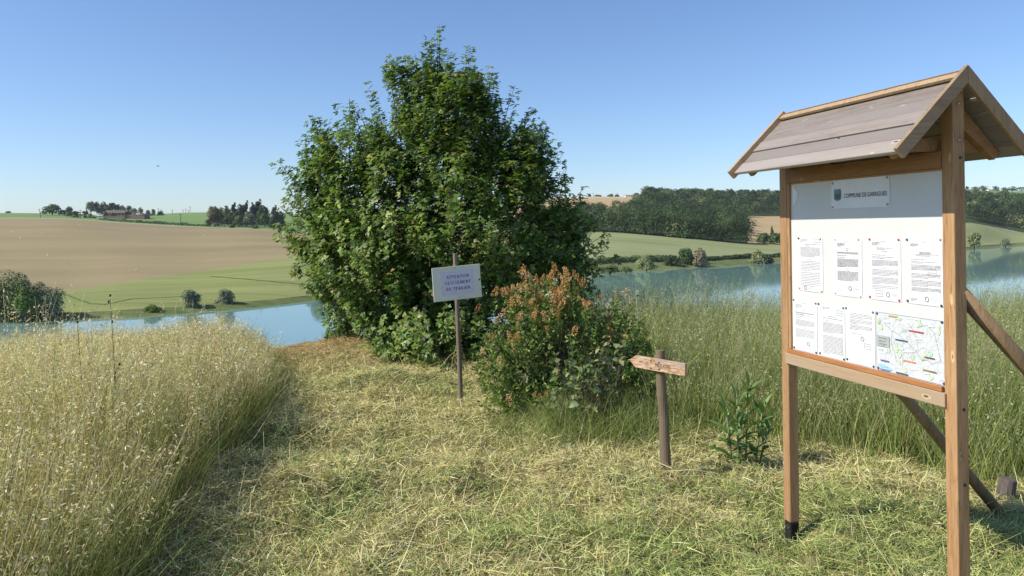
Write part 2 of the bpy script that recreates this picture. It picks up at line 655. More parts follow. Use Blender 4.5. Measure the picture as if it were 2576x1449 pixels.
field('ripe_field', 1880, 2300, 4, 5, M_tan, 'tan ripe field beside the wood, left of the notice board post', 'field', 30, 14)
field('woodland_ground', 2300, XR, 4, 5, M_floor, 'shaded ground under the wood at the right edge', 'woodland floor', 30, 10)
field('stubble_field', 1288, 1612, 5, 5.62, M_tan, 'tan field on the far ridge above the wood', 'field', 30, 12)
field('stubble_field', 1288, 1592, 5.62, 6, M_tan2, 'pale straw field just below the ridge skyline', 'field', 30, 8)
field('hilltop_field', 1592, 1640, 5.62, 6, M_meadow, 'small green field below the white house on the ridge', 'field', 10, 8)
field('woodland_ground', 1612, 2330, 5, 5.62, M_floor, 'ground under the upper wood behind the notice board', 'woodland floor', 30, 10)
field('woodland_ground', 1640, 2330, 5.62, 6, M_tan2, 'open pale ground along the ridge behind the notice board', 'field', 30, 8)
field('far_field', 2330, XR, 5, 5.75, M_meadow, 'far green fields above the wood at the right edge', 'field', 40, 10)
field('far_field', 2330, XR, 5.75, 6, M_tan2, 'far pale fields under the village trees at the right edge', 'field', 40, 6)
field('far_hills', XL, XR, 6, 9, M_far, 'far land beyond the ridge running to the horizon', 'hills', 90, 12)

# lake
t = NT('lake_water')
t.base((0.165, 0.29, 0.265))
t.rough(0.05, 0.5)
t.p.inputs['IOR'].default_value = 1.33
wv_ = t.coord((0.35, 1.0, 1))
n_ = t.noise(wv_, 1.3, 3, 0.6)
t.bump(n_, 0.02, 0.02)
M_water = t.m
w = MB()
w.add([(-700, 22, LAKE), (1400, 22, LAKE), (1400, 520, LAKE), (-700, 520, LAKE)], [(0, 1, 2, 3)])
tag(w.build('water', M_water), 'calm turquoise lake water', 'lake', kind='structure')


# near ground: mown terrace whose edge falls away to the lake
def edge_y(X):
    return 9.45 + 0.05 * np.clip(X, -3, 3)


def left_edge(Y):
    """right-hand limit of the tall grass on the left"""
    return np.interp(Y, [1.0, 3.4, 4.1, 4.7, 5.4, 6.4, 7.4, 8.7, 9.6], [-1.45, -1.72, -1.90, -1.96, -1.98, -2.08, -2.32, -2.85, -3.3])


def gz(X, Y, lumps=True):
    X = np.asarray(X, float)
    Y = np.asarray(Y, float)
    z = -1.72 + 0.042 * np.clip(Y - 3.4, -40, 6.5) - 0.058 * np.clip(X, -1.5, 4.5)
    z = z - 0.10 * np.clip(-1.9 - X, 0, 6)
    if lumps:
        m = fbm(X * 1.5, Y * 1.5, 11, 4) - 0.5
        m2 = fbm(X * 5, Y * 5, 21, 3) - 0.5
        near = 1 / (1 + np.exp((np.hypot(X, Y - 4) - 14) / 2))
        z = z + near * (0.20 * m + 0.11 * m2)
        z = z - 0.075 * np.exp(-(((X - 1.58) / 0.13) ** 2 + ((Y - 4.33) / 0.13) ** 2))
        # windrow of cuttings beside the tall grass
        d = X - left_edge(Y)
        z = z + near * 0.17 * np.exp(-((d - 0.10) / 0.15) ** 2) * np.clip(vnoise(Y * 2.4, X * 0.5, 5) - 0.25, 0, 1) * (Y < 7.5)
        z = z + near * 0.05 * np.exp(-((Y - 9.25) / 0.35) ** 2) * np.exp(-((X + 1.3) / 0.6) ** 2)
    s = np.clip(Y - edge_y(X), 0, None)
    fall = 0.32 * (np.sqrt(s * s + 0.5) - math.sqrt(0.5))
    return np.maximum(z - fall, -18.0)


xs = np.concatenate([np.linspace(-200, -30, 10)[:-1], np.linspace(-30, -8, 24)[:-1], np.arange(-8, 9, 0.06), np.linspace(9, 30, 22)[1:], np.linspace(30, 200, 10)[1:]])
ys = np.concatenate([np.linspace(-120, -10, 8)[:-1], np.linspace(-10, 1.6, 12)[:-1], np.arange(1.6, 11.6, 0.06), np.linspace(11.6, 30, 30)[1:], np.linspace(30, 80, 20)[1:]])
GX, GY = np.meshgrid(xs, ys, indexing='ij')
GV = np.stack([GX, GY, gz(GX, GY)], -1)
ii = np.arange(GX.size).reshape(GX.shape)
GF = np.stack([ii[:-1, :-1], ii[1:, :-1], ii[1:, 1:], ii[:-1, 1:]], -1).reshape(-1, 4)
t = NT('mown_ground')
v = t.coord((1, 1, 1))
a_ = t.noise(v, 1.4, 5, 0.6)
b_ = t.noise(v, 9, 5, 0.65)
c_ = t.noise(v, 60, 3, 0.7)
col = t.ramp(b_, [(0.3, (0.14, 0.13, 0.055)), (0.5, (0.27, 0.235, 0.11)), (0.72, (0.40, 0.35, 0.18))])
col = t.mix(t.ramp(a_, [(0.42, 0.0), (0.62, 0.75)]), col, (0.105, 0.135, 0.045))
col = t.mix(t.ramp(c_, [(0.45, 0.0), (0.75, 0.5)]), col, (0.06, 0.05, 0.03))
t.base(col)
t.rough(0.95, 0.1)
t.bump(c_, 0.6, 0.02)
M_ground = t.m
tag(link('ground', np_mesh('ground', GV, GF, mats=[M_ground], smooth=True)), 'mown grassy ground of the terrace above the lake', 'ground', kind='structure')


# ------------------------------------------------------------------ grass
def curve_blades(P, L, az, th0, th1, w, S, psi=None, taper=1.0):
    """ribbons that start at P with tilt th0 from the vertical and bend to th0+th1; returns V (N,S+1,2,3), centres"""
    N = len(P)
    tt = (np.arange(S) + 0.5) / S
    th = th0[:, None] + th1[:, None] * tt[None]
    dirs = np.stack([np.sin(th) * np.cos(az)[:, None], np.sin(th) * np.sin(az)[:, None], np.cos(th)], -1)
    pts = np.concatenate([np.zeros((N, 1, 3)), np.cumsum(dirs, 1)], 1) * (L / S)[:, None, None] + P[:, None]
    perp = np.stack([-np.sin(az), np.cos(az), np.zeros(N)], -1)
    if psi is None:
        psi = rng.uniform(0, math.pi, N)
    up = np.cross(dirs[:, 0], perp)
    side = np.cos(psi)[:, None] * perp + np.sin(psi)[:, None] * up
    s = np.arange(S + 1) / S
    ww = w[:, None] * np.clip(1 - taper * s[None] ** 1.6, 0.06, 1)
    off = side[:, None] * ww[..., None] * 0.5
    return np.stack([pts - off, pts + off], 2), pts


def ribbon_faces(N, S, start=0):
    b = start + np.arange(N)[:, None] * (S + 1) * 2 + np.arange(S)[None] * 2
    return np.stack([b, b + 1, b + 3, b + 2], -1).reshape(-1, 4)


class Soup:
    def __init__(s):
        s.V = []
        s.F = []
        s.C = []
        s.n = 0

    def ribbons(s, V, c0, c1, pw=1.0):
        N, S1 = V.shape[:2]
        s.F.append(ribbon_faces(N, S1 - 1, s.n))
        tt = (np.arange(S1) / (S1 - 1)) ** pw
        c = c0[:, None] * (1 - tt)[None, :, None] + c1[:, None] * tt[None, :, None]
        c = np.repeat(c[:, :, None], 2, 2)
        s.V.append(V.reshape(-1, 3))
        s.C.append(c.reshape(-1, 3))
        s.n += V.size // 3

    def quads(s, Q, c):
        """Q (N,4,3), c (N,3)"""
        N = len(Q)
        s.F.append(s.n + np.arange(N * 4).reshape(N, 4))
        s.V.append(Q.reshape(-1, 3))
        s.C.append(np.repeat(c[:, None], 4, 1).reshape(-1, 3))
        s.n += N * 4

    def obj(s, name, mat, parent=None, loc=None):
        return link(name, np_mesh(name, np.concatenate(s.V), np.concatenate(s.F), np.concatenate(s.C), [mat]), parent, loc)


def rdir(N):
    return unit(rng.normal(size=(N, 3)))


def diamonds(P, d, L, w):
    """leaf-shaped quads from P along d"""
    N = len(P)
    r = rdir(N)
    sd = unit(np.cross(d, r)) * (w * 0.5)[:, None]
    mid = P + d * (L * 0.45)[:, None]
    return np.stack([P, mid + sd, P + d * L[:, None], mid - sd], 1)


def palette(N, cols, p, var=0.18):
    i = rng.choice(len(cols), N, p=p)
    c = np.array(cols)[i]
    return np.clip(c * (1 + var * rng.normal(size=(N, 1))) * (1 + 0.06 * rng.normal(size=(N, 3))), 0.004, 0.9)


M_grass = leafmat('grass_blade', 0.5, 0.3, 0.35, (1.05, 1.1, 0.6))
M_hay = leafmat('hay_blade', 0.55, 0.3, 0.2, (1.0, 1.0, 0.7))


def seed_heads(sp, pts, L, K, cols, p, size, spread, t0=0.62, wr=0.34):
    """drooping spikelets on the upper part of stems"""
    N, S1 = pts.shape[:2]
    tt = rng.uniform(t0, 1.0, (N, K))
    f = tt * (S1 - 1)
    i = np.minimum(f.astype(int), S1 - 2)
    fr = (f - i)[..., None]
    base = np.take_along_axis(pts, i[..., None], 1) * (1 - fr) + np.take_along_axis(pts, (i + 1)[..., None], 1) * fr
    az = rng.uniform(0, 2 * math.pi, (N, K))
    out = spread * rng.uniform(0.2, 1.0, (N, K)) * (1.25 - tt)
    P = base + np.stack([np.cos(az) * out, np.sin(az) * out, -0.3 * out], -1)
    P = P.reshape(-1, 3)
    d = unit(np.stack([np.cos(az), np.sin(az), rng.uniform(-1.6, 0.5, (N, K))], -1).reshape(-1, 3))
    M = len(P)
    L2 = size * rng.uniform(0.7, 1.3, M)
    sp.quads(diamonds(P, d, L2, L2 * wr), palette(M, cols, p, 0.12))


# tall grass on the left
def scatter(n, x0, x1, y0, y1, ok):
    out = []
    tot = 0
    while tot < n:
        X = rng.uniform(x0, x1, n * 2)
        Y = rng.uniform(y0, y1, n * 2)
        m = ok(X, Y)
        out.append(np.stack([X[m], Y[m]], 1))
        tot += int(m.sum())
    q = np.concatenate(out)[:n]
    return q


def okL(X, Y):
    wob = 0.22 * (fbm(Y * 1.7, X * 0.3, 31, 3) - 0.5)
    lim = left_edge(Y) + wob
    vis = (X > -0.72 * Y - 0.7)
    dens = np.clip((lim - X) / 0.12, 0, 1) ** 0.7
    dens = dens * np.clip((9.4 - Y) / 0.8, 0.15, 1) * np.clip(6.5 / np.maximum(Y, 3.5), 0.6, 1.6)
    return (X < lim) & vis & (rng.uniform(size=X.shape) < dens)


def height_left(X, Y):
    d = left_edge(Y) - X
    return (0.46 + 0.34 * np.clip(d / 0.45, 0, 1)) * (0.66 + 0.56 * fbm(X * 1.1, Y * 1.1, 41, 4)) * np.interp(Y, [2, 5, 7, 9.4], [1.0, 0.96, 0.82, 0.60])


sp = Soup()
GREEN = [(0.15, 0.205, 0.05), (0.23, 0.275, 0.08), (0.33, 0.33, 0.125), (0.54, 0.47, 0.25)]
# leafy under-storey: tussocks and single blades
def tussocks(sp, n_t, per, box, ok, hfun, dryfun, green, straw, spread=0.06, wide=(0.003, 0.0075), tall=(0.45, 1.2)):
    c = scatter(n_t, *box, ok)
    th_ = hfun(c[:, 0], c[:, 1]) * rng.uniform(0.6, 1.25, n_t)
    dr_ = dryfun(c[:, 0], c[:, 1])
    k = np.repeat(np.arange(n_t), per)
    N = len(k)
    off = rng.normal(size=(N, 2)) * spread
    q = c[k] + off
    az = np.arctan2(off[:, 1], off[:, 0]) + rng.normal(size=N) * 0.8
    th0 = np.hypot(off[:, 0], off[:, 1]) * 2.0 + rng.uniform(0, 0.16, N)
    bend = np.repeat(rng.uniform(0.1, 0.9, n_t), per) * rng.uniform(0.2, 1.5, N)
    P = np.column_stack([q, gz(q[:, 0], q[:, 1]) - 0.01])
    V, _ = curve_blades(P, th_[k] * rng.uniform(*tall, N), az, th0, bend, rng.uniform(*wide, N), 4)
    isdry = rng.uniform(size=N) < dr_[k] * 0.8
    tone = np.repeat(rng.uniform(0.75, 1.3, n_t), per)[:, None]
    c0 = palette(N, green, [0.40, 0.3, 0.2, 0.10]) * tone
    c1 = np.where(isdry[:, None], palette(N, straw, [0.6, 0.4]), palette(N, green[1:], [0.5, 0.35, 0.15])) * tone
    sp.ribbons(V, np.clip(c0, 0, 0.85), np.clip(c1, 0, 0.85))


def dry_left(X, Y):
    return np.clip(0.12 + 0.9 * (fbm(X * 0.8, Y * 0.8, 51, 3) - 0.42) + 0.40 * (left_edge(Y) - X - 0.25) + 0.10 * np.clip(Y - 5.5, 0, 4), 0.03, 1.15)


STRAW2 = [(0.72, 0.61, 0.35), (0.58, 0.48, 0.24)]
BOXL = (-8.5, -0.8, 1.9, 9.5)
tussocks(sp, 2900, 20, BOXL, okL, height_left, dry_left, GREEN, STRAW2)
tussocks(sp, 9000, 1, BOXL, okL, height_left, dry_left, GREEN, STRAW2, 0.02, (0.004, 0.009), (0.5, 1.25))
# flowering stems
q = scatter(17000, -8.5, -0.8, 2.0, 9.5, okL)
h = height_left(q[:, 0], q[:, 1]) * rng.uniform(0.85, 1.28, len(q)) * np.where(rng.uniform(size=len(q)) < 0.05, rng.uniform(1.1, 1.45, len(q)), 1)
N = len(q)
P = np.column_stack([q, gz(q[:, 0], q[:, 1]) - 0.01])
az = rng.uniform(0, 2 * math.pi, N)
V, pts = curve_blades(P, h, az, rng.uniform(0.0, 0.20, N), rng.uniform(0.0, 0.6, N), rng.uniform(0.0024, 0.0036, N), 5, taper=0.6)
dr_s = np.clip(dry_left(q[:, 0], q[:, 1]), 0.1, 1)[:, None]
c0 = palette(N, GREEN, [0.2, 0.3, 0.3, 0.2]) * (1 - 0.6 * dr_s) + 0.6 * dr_s * np.array([0.60, 0.49, 0.25])
STRAW = [(0.84, 0.70, 0.43), (0.74, 0.58, 0.31), (0.90, 0.79, 0.55), (0.46, 0.40, 0.17)]
c1 = palette(N, STRAW, [0.4, 0.25, 0.2, 0.15])
sp.ribbons(V, c0, c1, 0.8)
bl = (rng.uniform(size=N) < 0.80) & (rng.uniform(size=N) < np.clip(0.55 + 0.3 * (left_edge(q[:, 1]) - q[:, 0]) + 0.08 * (q[:, 1] - 5), 0.5, 1))
seed_heads(sp, pts[bl], h[bl], 12, STRAW + [(0.92, 0.83, 0.62)], [0.28, 0.14, 0.28, 0.06, 0.24], 0.025, 0.045, 0.55, 0.27)
nb = ~bl
seed_heads(sp, pts[nb], h[nb], 12, [(0.20, 0.15, 0.09), (0.30, 0.22, 0.14), (0.35, 0.28, 0.16)], [0.4, 0.3, 0.3], 0.014, 0.008, 0.7)
o = sp.obj('tall_grass', M_grass)
tag(o, 'uncut tall straw-coloured grass with pale seed heads left of the mown path', 'grass', kind='stuff')


# tall grass on the right
def right_edge(X):
    return np.interp(X, [0.2, 0.9, 1.3, 2.0, 2.6, 3.2, 4.2, 8], [6.3, 6.1, 5.95, 5.75, 5.5, 5.25, 4.95, 4.6])


def okR(X, Y):
    wob = 0.3 * (fbm(X * 1.6, Y * 0.3, 61, 3) - 0.5)
    lim = right_edge(X) + wob
    dens = np.clip((Y - lim) / 0.3, 0, 1)
    vis = (X < 0.74 * Y + 0.6)
    bush = ((X - 0.45) / 0.85) ** 2 + ((Y - 6.75) / 0.7) ** 2 < 1
    return (Y > lim) & vis & ~bush & (X > 0.75 + 0.0 * Y) & (rng.uniform(size=X.shape) < dens)


def height_right(X, Y):
    d = Y - right_edge(X)
    return (0.34 + 0.40 * np.clip(d / 0.8, 0, 1)) * (0.68 + 0.6 * fbm(X * 0.9, Y * 0.9, 71, 4)) * np.interp(X, [1, 3, 5, 8], [1.0, 1.03, 1.12, 1.15])


sp = Soup()
GR = [(0.15, 0.225, 0.055), (0.245, 0.32, 0.085), (0.36, 0.40, 0.14), (0.54, 0.50, 0.27)]
BOXR = (0.6, 9.5, 4.4, 12.0)
dry_right = lambda X, Y: np.clip(0.10 + 0.9 * (fbm(X * 0.7, Y * 0.7, 53, 3) - 0.42), 0.03, 0.7)
tussocks(sp, 2500, 18, BOXR, okR, height_right, dry_right, GR, STRAW2, 0.07)
tussocks(sp, 8000, 1, BOXR, okR, height_right, dry_right, GR, STRAW2, 0.02, (0.004, 0.010), (0.5, 1.25))
q = scatter(15000, 0.6, 9.5, 4.4, 12.5, okR)
h = height_right(q[:, 0], q[:, 1]) * rng.uniform(0.9, 1.3, len(q))
N = len(q)
P = np.column_stack([q, gz(q[:, 0], q[:, 1]) - 0.01])
az = rng.normal(0.4, 1.2, N)
V, pts = curve_blades(P, h, az, rng.uniform(0.0, 0.2, N), rng.uniform(0.1, 1.0, N) * np.where(rng.uniform(size=N) < 0.12, 1.9, 1), np.full(N, 0.0026), 5, taper=0.6)
sp.ribbons(V, palette(N, GR, [0.3, 0.3, 0.3, 0.1]), palette(N, [(0.32, 0.345, 0.16), (0.50, 0.46, 0.27), (0.22, 0.26, 0.11)], [0.45, 0.3, 0.25]), 0.8)
oat = rng.uniform(size=N) < 0.75
seed_heads(sp, pts[oat], h[oat], 10, [(0.36, 0.39, 0.20), (0.50, 0.48, 0.31), (0.25, 0.28, 0.14), (0.70, 0.66, 0.50)], [0.44, 0.30, 0.23, 0.03], 0.024, 0.05, 0.6, 0.27)
o = sp.obj('tall_grass', M_grass)
tag(o, 'green tall oat grass behind the notice board and arrow post', 'grass', kind='stuff')

# mown cuttings on the path
def okM(X, Y):
    left = left_edge(Y) - 0.25
    right = np.where(X > 0.2, right_edge(X) + 0.25, 9.6)
    dens = np.interp(Y, [2.4, 3.2, 5, 9.5], [1.0, 1.0, 0.62, 0.40])
    dens = dens * (1 - 0.92 * np.exp(-(((X - 1.60) / 0.13) ** 2 + ((Y - 4.30) / 0.12) ** 2)))
    return (X > left) & (Y < right) & (X < 0.72 * Y + 0.5) & (X > -0.72 * Y - 0.5) & (rng.uniform(size=X.shape) < dens)


sp = Soup()
q = scatter(170000, -5, 4.6, 2.4, 9.75, okM)
N = len(q)
patch = fbm(q[:, 0] * 1.1, q[:, 1] * 1.1, 81, 4)
green = np.clip((patch - 0.50) * 5.0, 0.05, 0.85)
green = np.clip(green + 0.55 * np.exp(-((q[:, 0] + 1.02 - 0.08 * (q[:, 1] - 4)) / 0.2) ** 2) * np.clip(fbm(q[:, 0] * 2, q[:, 1] * 2, 83, 3) * 2.2 - 0.5, 0, 1) + 0.25 * np.clip((3.9 - q[:, 1]) / 0.6, 0, 1), 0, 0.9)
green *= np.clip((9.0 - q[:, 1]) / 3.0, 0.1, 1)
az = rng.uniform(0, 2 * math.pi, N) 
lying = rng.uniform(size=N) < 0.74
L = np.where(lying, rng.gamma(2.6, 0.019, N) + 0.02, rng.uniform(0.03, 0.09, N))
L = np.where(rng.uniform(size=N) < 0.010, rng.uniform(0.16, 0.42, N), L)
th0 = np.where(lying, rng.normal(1.42, 0.28, N), rng.uniform(0.0, 0.9, N))
th1 = np.where(lying, rng.normal(0.0, 0.35, N), rng.uniform(0.1, 1.2, N))
zoff = np.where(lying, rng.gamma(2.0, 0.011, N), -0.004)
P = np.column_stack([q, gz(q[:, 0], q[:, 1]) + zoff])
V, _ = curve_blades(P, L, az, th0, th1, rng.uniform(0.0022, 0.0048, N) * (1 + 0.08 * (q[:, 1] - 3)), 2, psi=np.where(lying, rng.normal(0, 0.55, N), rng.uniform(0, math.pi, N)), taper=0.8)
cs = palette(N, [(0.68, 0.61, 0.28), (0.58, 0.53, 0.22), (0.78, 0.72, 0.42), (0.40, 0.30, 0.13)], [0.38, 0.32, 0.22, 0.08])
cg = palette(N, [(0.25, 0.33, 0.09), (0.39, 0.45, 0.14), (0.56, 0.58, 0.23)], [0.35, 0.35, 0.30])
isg = rng.uniform(size=N) < np.where(lying, green, 0.25 + 0.75 * green)
cc = np.where(isg[:, None], cg, cs)
warm = np.clip((q[:, 1] - 7.6) / 1.4, 0, 1)[:, None]
cc = cc * (1 - warm) + warm * palette(N, [(0.56, 0.40, 0.20), (0.46, 0.33, 0.17)], [0.6, 0.4])
sp.ribbons(V, cc, cc * 1.05)
# broad little weeds
q = scatter(2600, -2.4, 3.6, 2.4, 8.6, okM)
keep = fbm(q[:, 0] * 1.1, q[:, 1] * 1.1, 81, 4) > 0.52
q = q[keep]
N = len(q)
P = np.column_stack([q, gz(q[:, 0], q[:, 1]) + 0.015])
d = unit(np.column_stack([rng.normal(size=(N, 2)), rng.uniform(0.0, 0.6, N)]))
L = rng.uniform(0.02, 0.045, N)
sp.quads(diamonds(P, d, L, L * 0.6), palette(N, [(0.12, 0.20, 0.055), (0.20, 0.28, 0.09)], [0.6, 0.4]))
o = sp.obj('mown_grass', M_hay)
tag(o, 'cut drying grass strewn over the mown path', 'cut grass', kind='stuff')


# ------------------------------------------------------------------ trees and shrubs far away
M_farleaf = leafmat('far_leaf', 0.7, 0.2, 0.18)
M_bark = plain('bark', (0.12, 0.10, 0.075), 0.9, 0.1, var=0.3, scale=8)


def crown_quads(sp, lobes, n, size, cols, p, up=0.30, wild=0.42):
    """leaf clumps over the surface and a little inside of ellipsoid lobes"""
    vol = np.array([(l[3] * l[4] + l[3] * l[5] + l[4] * l[5]) for l in lobes])
    k = rng.choice(len(lobes), n, p=vol / vol.sum())
    Lb = np.array(lobes)[k]
    d = rdir(n)
    d[:, 2] = np.where(d[:, 2] < -0.5, -d[:, 2], d[:, 2])
    r = np.where(rng.uniform(size=n) < 0.78, rng.uniform(0.86, 1.06, n), rng.uniform(0.4, 0.9, n))
    P = Lb[:, :3] + d * Lb[:, 3:6] * r[:, None]
    nrm = unit(d + wild * rdir(n) + np.array([0, 0, up]))
    a = unit(np.cross(nrm, rdir(n)))
    b = np.cross(nrm, a)
    s = (size * rng.uniform(0.6, 1.3, n))[:, None]
    Q = np.stack([P - a * s * 0.5, P - b * s * 0.35, P + a * s * 0.5, P + b * s * 0.35], 1)
    # a fold so clumps are not flat
    Q[:, 1] += nrm * s * rng.uniform(-0.3, 0.1, (n, 1))
    sp.quads(Q, palette(n, cols, p, 0.16))


PAL = {
    'dark': ([(0.038, 0.062, 0.026), (0.056, 0.088, 0.034), (0.075, 0.11, 0.042)], [0.4, 0.4, 0.2]),
    'mid': ([(0.06, 0.10, 0.034), (0.09, 0.14, 0.046), (0.12, 0.175, 0.06)], [0.35, 0.4, 0.25]),
    'bright': ([(0.11, 0.19, 0.035), (0.16, 0.25, 0.05), (0.09, 0.15, 0.03)], [0.4, 0.35, 0.25]),
    'willow': ([(0.14, 0.17, 0.105), (0.19, 0.225, 0.135), (0.25, 0.28, 0.18)], [0.35, 0.4, 0.25]),
    'olive': ([(0.17, 0.21, 0.08), (0.23, 0.265, 0.11), (0.29, 0.31, 0.14)], [0.35, 0.4, 0.25]),
    'pink': ([(0.26, 0.215, 0.155), (0.33, 0.27, 0.20), (0.21, 0.205, 0.115)], [0.35, 0.35, 0.3]),
    'conifer': ([(0.022, 0.040, 0.022), (0.035, 0.055, 0.028), (0.05, 0.07, 0.035)], [0.4, 0.4, 0.2]),
    'brown': ([(0.09, 0.075, 0.045), (0.07, 0.085, 0.035), (0.12, 0.10, 0.06)], [0.4, 0.3, 0.3]),
    'yellow': ([(0.19, 0.21, 0.065), (0.14, 0.17, 0.05), (0.24, 0.25, 0.10)], [0.4, 0.35, 0.25]),
}


def far_tree(name, x, Y, wpx, ytop, label, cat, kind='mid', shape='round', ybase=None, group=None, sink=0.0, n=None):
    """a tree at direction x and depth Y, wpx wide, with its top at picture height ytop"""
    b = spot(x, Y)
    if ybase is not None:
        b[2] = -(ybase - hor(x)) / FPX * Y
    ztop = -(ytop - hor(x)) / FPX * Y
    H = max(ztop - b[2], 0.8)
    W = wpx / FPX * Y
    root = empty(name, b)
    rr = random.Random(int(x * 13 + Y))
    lobes = []
    if shape == 'conifer':
        for k in range(7):
            f = k / 6
            r = W * 0.5 * (1 - 0.88 * f) + 0.1
            lobes.append((rr.uniform(-0.05, 0.05) * W, rr.uniform(-0.05, 0.05) * W, H * (0.16 + 0.76 * f), r, r, H * 0.11))
    elif shape == 'pointed':
        for k in range(9):
            f = k / 8
            r = W * 0.5 * (1 - 0.80 * f ** 1.5)
            lobes.append((rr.uniform(-0.16, 0.16) * W, rr.uniform(-0.1, 0.1) * W, H * (0.14 + 0.76 * f), r * 0.8, r * 0.8, H * 0.13))
    elif shape == 'column':
        for k in range(6):
            f = k / 5
            r = W * (0.42 - 0.16 * abs(f - 0.4))
            lobes.append((rr.uniform(-0.08, 0.08) * W, 0, H * (0.15 + 0.70 * f), r, r, H * 0.15))
    else:
        for k in range(11):
            a = rr.uniform(0, 2 * math.pi)
            q = rr.uniform(0.12, 0.30) * W
            zz = rr.uniform(0.22, 0.74) * H
            r = rr.uniform(0.17, 0.30)
            lobes.append((math.cos(a) * q, math.sin(a) * q, zz, r * W, r * W, min(r * H * 1.0, r * W * 1.3)))
        lobes.append((0, 0, H * 0.5, W * 0.34, W * 0.34, H * 0.36))
        lobes.append((rr.uniform(-.1, .1) * W, 0, H * 0.78, W * 0.24, W * 0.24, H * 0.215))
        if shape == 'skirt':
            for k in range(5):
                lobes.append(((k - 2) * 0.19 * W, rr.uniform(-.22, .05) * W, H * rr.uniform(0.12, 0.22), W * 0.2, W * 0.2, H * 0.2))
    npx = wpx * max(H / Y * FPX, 4)
    nn = n or int(np.clip(npx * 0.95, 220, 5200))
    size = float(np.clip(3.4 / FPX * Y, 0.10, 1.1)) if wpx > 25 else float(np.clip(2.6 / FPX * Y, 0.10, 1.0))
    spx = Soup()
    crown_quads(spx, lobes, nn, size * 1.3, *PAL[kind])
    c = spx.obj('crown', M_farleaf, root)
    c['kind'] = 'stuff'
    m = MB()
    m.tube([(0, 0, -0.4 - sink), (0.02 * W, 0, H * 0.3), (0.0, 0.03 * W, H * 0.7)], [0.045 * W + 0.03, 0.03 * W + 0.02, 0.01 * W], 6)
    if shape in ('round', 'skirt'):
        for k in range(3):
            a = rr.uniform(0, 6.28)
            m.tube([(0.01 * W, 0, H * 0.25), (math.cos(a) * W * 0.25, math.sin(a) * W * 0.25, H * 0.6)], [0.02 * W + 0.01, 0.006 * W], 5)
    m.build('trunk', M_bark, root)
    return tag(root, label, cat, group)


# shore trees on the left
far_tree('tree', -2, 113, 150, 678, 'large dark green tree at the left edge beside the lake', 'tree', 'mid', 'skirt', 822)
far_tree('tree', 55, 112, 90, 684, 'dark bushy tree in the shore clump beside the left edge', 'tree', 'mid', 'skirt', 822)
far_tree('tree', 92, 114, 70, 708, 'dark rounded tree merging with the grey-green willow of the left shore clump', 'tree', 'mid', 'skirt', 818)
far_tree('shrub', 62, 108, 52, 720, 'bright green shrub in the shore clump at the left', 'shrub', 'bright', 'round', 800)
far_tree('willow_tree', 118, 113, 86, 720, 'grey-green willow at the right of the left shore clump', 'tree', 'willow', 'skirt', 812)
far_tree('shrub', 383, 119, 42, 765, 'small round bright green bush at the water edge', 'shrub', 'bright', 'skirt', 797)
far_tree('willow_tree', 480, 124, 52, 728, 'grey willow bush on the shore right of the bright green bush', 'tree', 'willow', 'skirt', 788)
far_tree('willow_tree', 563, 128, 52, 725, 'grey willow bush on the shore between two other willows', 'tree', 'willow', 'skirt', 781)
far_tree('willow_tree', 797, 143, 56, 692, 'dense grey willow on the shore beside the big maple', 'tree', 'willow', 'skirt', 757)
# shore trees on the right
far_tree('willow_tree', 1625, 216, 50, 642, 'olive green willow bush leaning over the far shore', 'tree', 'olive', 'skirt', 680)
far_tree('shrub', 1532, 204, 56, 669, 'low olive bush at the water edge beside the maple branches', 'shrub', 'mid', 'skirt', 687)
far_tree('shrub', 1573, 209, 36, 672, 'low bush at the water edge left of the olive willow', 'shrub', 'mid', 'skirt', 684)
far_tree('shrub', 1688, 228, 42, 641, 'dark low bush left of the round dark tree by the lake', 'shrub', 'dark', 'skirt', 668)
far_tree('tree', 1727, 232, 50, 623, 'round dark green tree on the far bank beside the pinkish bush', 'tree', 'mid', 'skirt', 668)
far_tree('tamarisk_bush', 1763, 229, 38, 623, 'pinkish brown feathery bush standing at the far water edge', 'shrub', 'pink', 'skirt', 673)
far_tree('willow_tree', 1908, 246, 42, 628, 'pale olive willow at the far shore left of the board post', 'tree', 'olive', 'skirt', 666)
far_tree('shrub', 1934, 249, 26, 645, 'small dark bush tucked right of the pale olive willow', 'shrub', 'dark', 'skirt', 664)
far_tree('willow_tree', 2450, 350, 30, 585, 'olive tree on the far shore right of the near board post', 'tree', 'olive', 'skirt', 624)
far_tree('shrub', 2528, 375, 22, 598, 'small grey bush on the far shore at the right edge', 'shrub', 'willow', 'skirt', 621)


def hedge(name, pts, hpx, label, kind='dark', depth=1.6, n=2600):
    root = empty(name, spot(*pts[0]))
    o0 = spot(*pts[0])
    lob = []
    for (x0, Y0), (x1, Y1) in zip(pts[:-1], pts[1:]):
        for k in range(26):
            f = k / 26
            p = spot(x0 + (x1 - x0) * f, Y0 + (Y1 - Y0) * f)
            h = hpx / FPX * p[1] * (0.7 + 0.6 * random.random())
            lob.append((p[0] - o0[0], p[1] - o0[1], p[2] - o0[2] + h * 0.3, h * 1.3, depth, h * 0.75))
    spx = Soup()
    crown_quads(spx, lob, n, 0.55, *PAL[kind])
    c = spx.obj('foliage', M_farleaf, root)
    c['kind'] = 'stuff'
    return tag(root, label, 'hedge')


hedge('hedge', [(1500, 222), (1700, 236)], 12, 'dark hedge along the far bank left of the round tree', 'mid')
hedge('hedge', [(1775, 242), (1900, 262)], 9, 'low dark hedge along the far bank right of the pinkish bush', 'dark')
hedge('hedge', [(1915, 260), (2100, 295)], 9, 'low dark hedge behind the board on the far bank', 'dark')
hedge('hedge', [(255, 425), (530, 392)], 6, 'long low dark hedge beside the track on the left hill', 'dark', 2.0)

